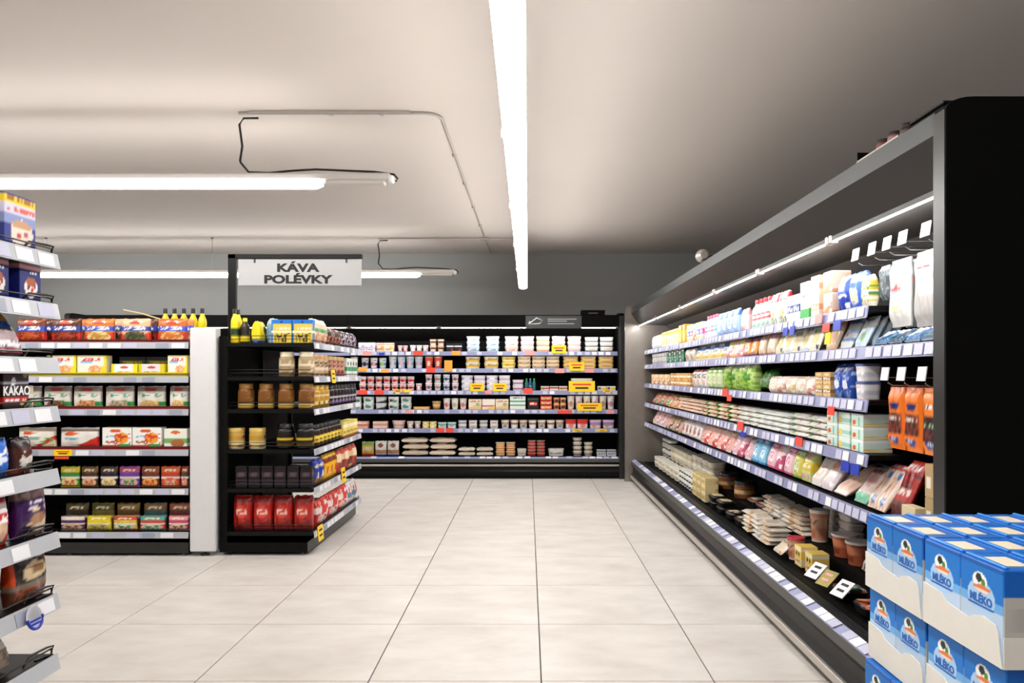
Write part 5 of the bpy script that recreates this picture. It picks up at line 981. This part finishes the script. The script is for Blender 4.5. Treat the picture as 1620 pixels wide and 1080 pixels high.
CHF = [D('f4eadc', ('b', .72, .95, 'f0dcc0'), ('w', .1, .7, .84, .05, '8a6a50'), ('e', .5, .38, .36, .26, 'f6e6c8'), ('r', .7, .95, .05, .2, 'e8b060')), D('f2ece4', ('b', .75, 1, '3a342c'), ('w', .15, .85, .86, .05, 'e8d8a0'), ('e', .5, .38, .36, .26, 'f4dcc0')), D('f2ece2', ('w', .1, .8, .85, .05, '5a90b0'), ('e', .5, .42, .38, .3, 'f0d0b4'), ('b', 0, .08, 'e8c8a0'))]
W(FR, 5, 1173, 1215, 'sliced_cheese_pack', 'pack', 'cream sliced cheese pack fanned flat in piles', 'flat', (.17, .026, .155), CHF, stack=5, lay=True, y=.005, dz=.012)
W(FR, 5, 1206, 1268, 'sliced_cheese_pack', 'pack', 'cream sliced cheese pack piled flat in the second row', 'flat', (.17, .026, .15), CHF[::-1], stack=5, lay=True, y=.20, dz=.095)
W(FR, 5, 1217, 1237, 'sliced_cheese_pack', 'pack', 'ivory sliced cheese pack standing tilted in a row', 'flat', (.15, .024, .10), CHF[:1], lean=.9, rows=2, rgap=.03, y=.0, dz=.012)
TB = D('d89a78', ('b', .55, .9, 'e8b898'), ('w', .15, .85, .7, .08, '8a3a28'), ('e', .5, .3, .3, .16, 'b86a48'), ('b', 0, .08, 'f0d8c8'))
W(FR, 5, 1271, 1292, 'spread_pot', 'pot', 'tall salmon pot with a red-rimmed white lid, second row', 'cup', (.125, .125, .20), TB, y=.22, dz=.095, n=1, where='of the bottom deck', kw=dict(lid='f0e4e0'))
W(FR, 5, 1239, 1252, 'spread_pot', 'pot', 'salmon pot with a red rim beside the golden boxes', 'cup', (.11, .11, .135), TB, y=.03, dz=.014, n=1, where='on the bottom deck', kw=dict(lid='c83040'))
W(FR, 5, 1306, 1350, 'spread_pot', 'pot', 'wide terracotta pot with a red-rimmed lid', 'cup', (.15, .15, .13), D('a8583c', ('b', .5, .9, 'c87a58'), ('e', .5, .3, .3, .16, '7a3420')), y=.20, dz=.095, n=2, where='on the bottom deck', kw=dict(lid='eee4e0'))
GB = D('ecc860', ('e', .32, .62, .12, .1, '2a1c10'), ('e', .68, .62, .12, .1, '2a1c10'), ('b', .78, .95, 'f8ecc0'), ('b', .1, .4, 'e8d8b8'), ('w', .1, .9, .25, .08, 'c86a38'))
W(FR, 5, 1254, 1288, 'egg_custard_box', 'box', 'golden box with two dark windows', 'carton', (.105, .1, .12), GB, y=.035, dz=.014, n=2, where='on the bottom deck')
W(FR, 5, 1296, 1345, 'fish_tray', 'tray', 'white film tray with brown slices in the back row', 'tray', (.18, .12, .05), D('e8e0dc', ('e', .4, .5, .25, .28, '8a4a34'), ('d', .2, .9, .2, .8, .4, 'f4f0ec')), y=.37, stack=4, dz=.095, where='of the bottom deck', kw=dict(tray='e8e4e0'))
def tent(px, yl, m, w, h, label, lean, yaw):
    x = FR.px(px, -.03); t = link('price_sign', tag_mesh(w, h, m), None, M=FR.M @ Matrix.Translation((x, yl, .33 + h * .40)) @ Matrix.Rotation(yaw, 4, 'Z') @ Matrix.Rotation(-lean, 4, 'X'))
    tag(t, label, 'sign')
    return t
GOLD = mat('gold_card', '9a8a30', .45, 0, .25, 30)
for px, m, label, yaw in ((1290, TAGW, 'white card with dark print, propped beside the gold card', .3), (1308, GOLD, 'olive gold printed card propped on the fridge grille', .3), (1332, TAGW, 'white card with dark print, propped before the terracotta pots', .25)):
    t = tent(px, .172, m, .095, .10, label, .85, yaw)
    for k in range(2): link('print_line', tag_mesh(.05, .014, INK if m is TAGW else PINK), t, M=Matrix.Translation((0, -.0018, .022 - .035 * k)))
FISH = [D('181412', ('d', .05, .95, .05, .95, .5, 'f0ece8'), ('d', .05, .95, .05, .95, .3, '3a8a70'), ('d', .05, .95, .05, .95, .25, 'd85a6a')), D('181412', ('d', .05, .95, .05, .95, .5, 'c85a38'), ('d', .05, .95, .05, .95, .35, 'f0c0a0'))]
W(FR, 5, 1308, 1340, 'salad_tray', 'tray', 'black tray of mixed salad', 'tray', (.16, .15, .06), FISH[0], y=.0, dz=.012, where='at the near end of the deck', kw=dict(tray='101010'))
W(FR, 5, 1343, 1420, 'shrimp_tray', 'tray', 'black tray of orange seafood', 'tray', (.17, .15, .06), FISH[1], y=.0, dz=.012, where='at the near end of the deck', kw=dict(tray='101010'))
W(FR, 5, 1354, 1400, 'smoked_fish_pack', 'pack', 'striped brown and white fish pack leaning back', 'flat', (.13, .04, .22), D('d8ccc0', ('s', 4, '4a342a', .5), ('b', .85, 1, 'f0ece8')), y=.20, dz=.095, lean=.7, where='at the near end of the deck')

# promotion cards on the side fridge
for root, s, px, m, w, h, dz in ((fr_near, 0, 1307, PINK, .09, .05, -.02), (fr_near, 0, 1319, RED, .09, .045, -.075), (fr_near, 0, 1337, BLU, .09, .05, -.07), (fr_near, 0, 1253, BLU, .08, .05, -.06), (fr_near, 0, 1264, BLU, .08, .05, -.06), (fr_far, 2, 1155, RED, .16, .06, -.02), (fr_far, 2, 1162, RED, .12, .05, -.06), (fr_near, 2, 1327, RED, .08, .045, -.065),
        (fr_near, 1, 1322, YEL, .07, .06, .06), (fr_far, 3, 1180, RED, .14, .06, .0), (fr_near, 3, 1275, RED, .10, .05, -.01), (fr_far, 3, 1184, BLU, .12, .04, -.06), (fr_near, 3, 1350, BLU, .09, .05, -.075), (fr_near, 3, 1366, BLU, .09, .05, -.075)):
    promo(root, FR, s, px, m, w, h, dz)

# hanging packs on hooks in the last bay
def hook(x, z, y0, card_tilt=0.15):
    hk = part('hook', MB().tube([(x, .70, z), (x, y0 + .02, z), (x, y0, z + .012)], .0035, 6), CHROME, fr_near)
    part('card_arm', MB().tube([(x, .70, z + .035), (x, y0 - .01, z + .035)], .002, 5), CHROME, hk)
    me = tag_mesh(.068, .058, TAGW)
    link('hook_card', me, hk, M=Matrix.Translation((x, y0 - .014, z + .05)) @ Matrix.Rotation(-card_tilt, 4, 'X'))
def hang(x, z, y0, n, name, cat, label, dims, des, pitch):
    w, d, h = dims
    for k in range(n):
        pr = proto('flat', dims, des, k % 2, {})
        M = FR.M @ Matrix.Translation((x, y0 + .03 + d / 2 + k * pitch, z - h - .004)) @ Matrix.Rotation(.0, 4, 'X')
        place(name, pr, M, label + (', first on its hook' if k == 0 else ', behind another'), cat, None)
def lx(px, y): return YR0 - (1.37 + y) * 1200 / (px - 835)
HT = 1.945
WB = D('cfcecb', ('b', .90, 1, 'd8d8da'), ('b', .74, .88, 'f8f8f8'), ('e', .45, .56, .26, .055, 'd83a44'), ('w', .2, .8, .50, .02, 'aab'), ('r', .2, .6, .26, .32, 'd8dc90'), ('b', .64, .67, 'f0b8b8'), ('w', .2, .8, .2, .03, 'b8b8b8'))
WB2 = D('b8b6b4', ('b', .9, 1, 'b8b8bc'), ('b', .68, .85, 'f6f6f6'), ('e', .5, .77, .3, .04, 'd83a44'), ('r', .35, .9, .42, .6, 'eef0f0'), ('d', .1, .9, .05, .4, .3, 'b0aca8'), ('b', .62, .65, 'c8d8e0'))
for px in (1358, 1384, 1408, 1433, 1470): hook(lx(px, .22), HT, .22)
hang(lx(1387, .24), HT - .02, .235, 1, 'sausage_bag', 'bag', 'grey smoked sausage bag hanging beside the white bags', (.08, .04, .16), D('50585e', ('d', 0, 1, 0, 1, .3, '8a949a'), ('b', .85, 1, 'c8ccd0')), .05)
hang(lx(1408, .235), HT - .01, .235, 2, 'sausage_bag', 'bag', 'tall white hanging bag with a red oval', (.165, .05, .30), WB, .06)
hang(lx(1449, .235), HT - .006, .235, 2, 'sausage_bag', 'bag', 'clear hanging bag with a white header', (.175, .05, .315), WB2, .06)
hang(lx(1484, .235), HT - .12, .21, 1, 'sausage_stick', 'pack', 'thin white hanging stick pack against the end panel', (.05, .03, .18), D('eceae8', ('b', .8, 1, 'f8f8f8'), ('b', .1, .2, 'd83a44')), .05)
HO = 1.372
OR1 = D('f07a18', ('b', .95, 1, 'd85a10'), ('e', .5, .70, .3, .05, '14286a'), ('w', .3, .7, .70, .02, 'fff'), ('r', .08, .92, .24, .60, '4a1c16'), ('d', .1, .9, .25, .6, .45, '8a3a2c'), ('w', .15, .85, .5, .03, 'e8d8c8'), ('e', .5, .16, .3, .06, '183a8a'), ('w', .3, .7, .16, .02, 'cfe0f8'), ('r', .0, .12, .3, .5, 'd84a20'))
OR2 = D('f08420', ('b', .95, 1, 'e06a14'), ('e', .5, .72, .34, .04, '10102a'), ('w', .25, .75, .72, .02, 'fff'), ('r', .05, .95, .22, .58, '3a1a1c'), ('w', .15, .85, .46, .03, '9ae0b0'), ('d', .1, .9, .24, .42, .4, '7a3428'), ('e', .5, .15, .34, .06, '183a8a'), ('w', .3, .7, .15, .02, 'cfe0f8'))
for px in (1405, 1431, 1464): hook(lx(px, .22), HO, .22)
for (px, d, lab) in ((1404, OR1, 'orange sausage pack hanging next to the aqua packs'), (1430, OR1, 'orange sausage pack hanging in the middle of three'), (1463, OR2, 'orange sausage pack with mint lettering hanging against the end panel')):
    hang(lx(px, .235), HO - .005, .235, 2, 'sausage_pack', 'pack', lab, (.135 if px < 1440 else .175, .04, .275), d, .05)
for px, yl, lab in ((1396, .06, 0), (1413, .06, 1)):
    pass
# jars in the tray on top of the canopy
for k, (dx, c) in enumerate(((-.10, '6a3a3c'), (0.0, '8a5a5c'), (.10, '2a1616'))):
    pr = proto('jar', (.062, .062, .075), D(c, ('b', .3, .6, 'b89a98')), 0, dict(lid='2a1a1a'))
    place('spice_jar', pr, Matrix.Translation((1.47, 3.03 - dx, 2.312)) @ Matrix.Rotation(-math.pi / 2, 4, 'Z'), ('rose spice jar', 'pink spice jar', 'near-black spice jar')[k] + ' in the tray on the side fridge canopy', 'jar', None)

# ------------------------------------------------------------------ stack of milk cartons
MX, MY0 = 0.72, 1.15
CW, CD, CH, LH = .1145, .0755, .148, .1535
MD = D('0a72c8', ('b', 0, .52, 'b6cde4'), ('b', .52, .62, '6aaae2'), ('e', .5, .62, .32, .18, 'a9cbec'), ('e', .47, .79, .17, .09, 'f4f4f0'), ('e', .45, .82, .07, .05, '1c2a20'), ('e', .55, .78, .05, .035, '4a8a3a'), ('e', .52, .715, .20, .032, 'e07838'), ('e', .52, .69, .16, .018, 'f0d8c8'), ('b', .94, 1, '0a58aa'), top='0a64ba')
MD['side'] = D('0f5cb8', ('b', 0, .72, 'b9b6b0'), ('r', .1, .9, .05, .3, 'd8d4ce'), ('r', .1, .9, .36, .6, 'a9a6a2'))
mk = kind_carton(CW, CD, CH, MD, 0, 3)[0][1]
mlab = MB().box(-.026, .034, -.018, .018, 0, .0012).mesh('top_label', mat('cream_label', 'e8d8c0', .5, 0, .08, 60))
mlet = text_mesh('MLÉKO', .0180, 1.02, BLUEINK, .0003, .0006)
mcap = MB().box(-CW * .46, CW * .46, -.0035, .0035, 0, .004, None, .001).mesh('fold_seam', mat('blue_seam', '2f8ae0', .35))
mund = MB().box(-.034, .034, -.0004, .0, 0, .003).mesh('underline', BLUEINK)
def tray_mesh():
    m = MB(); w, d, t = CW * 2 + .001, CD * 5 + .001, .0016
    m.box(-w / 2, w / 2, -d / 2, d / 2, 0, t)
    # front and back walls with a rounded shoulder and a notch, side walls low
    for sy in (-1, 1):
        y = sy * (d / 2 + .001)
        prof = [(-w / 2, 0), (w / 2, 0), (w / 2 - .006, .022), (w / 2 - .010, .05), (w / 2 - .018, .062), (w / 2 - .05, .066), (w / 2 - .075, .060), (w / 2 - .09, .052), (-w / 2 + .075, .058), (-w / 2 + .06, .068), (-w / 2, .072)]
        n = len(m.v); N = len(prof)
        m.v += [(a, y - .001, b) for a, b in prof] + [(a, y + .001, b) for a, b in prof]
        m.face([n + k for k in range(N)]); m.face([n + N + N - 1 - k for k in range(N)])
        for k in range(N):
            q = (k + 1) % N; m.face((n + k, n + N + k, n + N + q, n + q))
    for sx in (-1, 1):
        m.box(sx * (w / 2 + .0002), sx * (w / 2 + .0018), -d / 2, d / 2, 0, .048)
    return m.mesh('carton_tray', TRAYW)
trm = tray_mesh()
NL = 7; ztop = 1.125
RZ = Matrix.Rotation(-math.pi / 2, 4, 'Z')
pal = empty('pallet', (MX + .19, MY0 + .235, 0)); tag(pal, 'wooden pallet under the stacked milk cartons', 'pallet')
WOODM = mat('pallet_wood', 'b08a5c', .8, 0, .2, 14)
zp = ztop - NL * LH
for k in range(5): part('plank', MB().box(-.20, .20, -.235 + k * .0975, -.235 + k * .0975 + .08, zp - .02, zp - .001), WOODM, pal)
for k in range(3): part('bearer', MB().box(-.2 + k * .17, -.2 + k * .17 + .06, -.235, .235, 0, zp - .02), WOODM, pal)
LAYN = ['top', 'second', 'third', 'fourth', 'fifth', 'sixth', 'lowest']
for L in range(NL):
    z = ztop - (L + 1) * LH
    ox = (0, .012, -.002, .008, 0, .006, 0)[L]; oy = (0, .012, .004, 0, .008, 0, 0)[L]
    for ty in range(2):
        cx, cy = MX + CD * 2.5 + .003 + ox, MY0 + (CW + .003) + ty * (2 * CW + .0075) + oy
        o = link('carton_tray', trm, None, M=Matrix.Translation((cx, cy, z)) @ RZ)
        tag(o, 'white cardboard tray of milk cartons, %s layer, %s the side fridge' % (LAYN[L], 'further from' if ty == 0 else 'nearer to'), 'tray')
        for r in range(5):
            for c in range(2):
                if L and r and (ty or c): continue
                lab = ('blue MLÉKO milk carton facing the aisle, %s layer, %s' % (LAYN[L], ('outer corner', 'second from outer corner', 'third from outer corner', 'corner by the fridge')[ty * 2 + c])) if r == 0 else 'milk carton boxed in by others, %s layer, blue top with paper label' % LAYN[L]
                b = link('milk_carton', mk, None, M=Matrix.Translation((cx - CD * 2 + r * CD, cy - CW / 2 + c * CW, z + .0022)) @ RZ)
                tag(b, lab, 'carton', 'milk cartons of the %s layer' % LAYN[L])
                if L == 0:
                    link('top_label', mlab, b, (0, 0, CH)); link('fold_seam', mcap, b, (0, -CD * .38, CH))
                if r == 0 and L < 4:
                    link('lettering', mlet, b, (0, -CD / 2 - .0006, CH * .555)); link('underline', mund, b, (0, -CD / 2 - .0002, CH * .515))
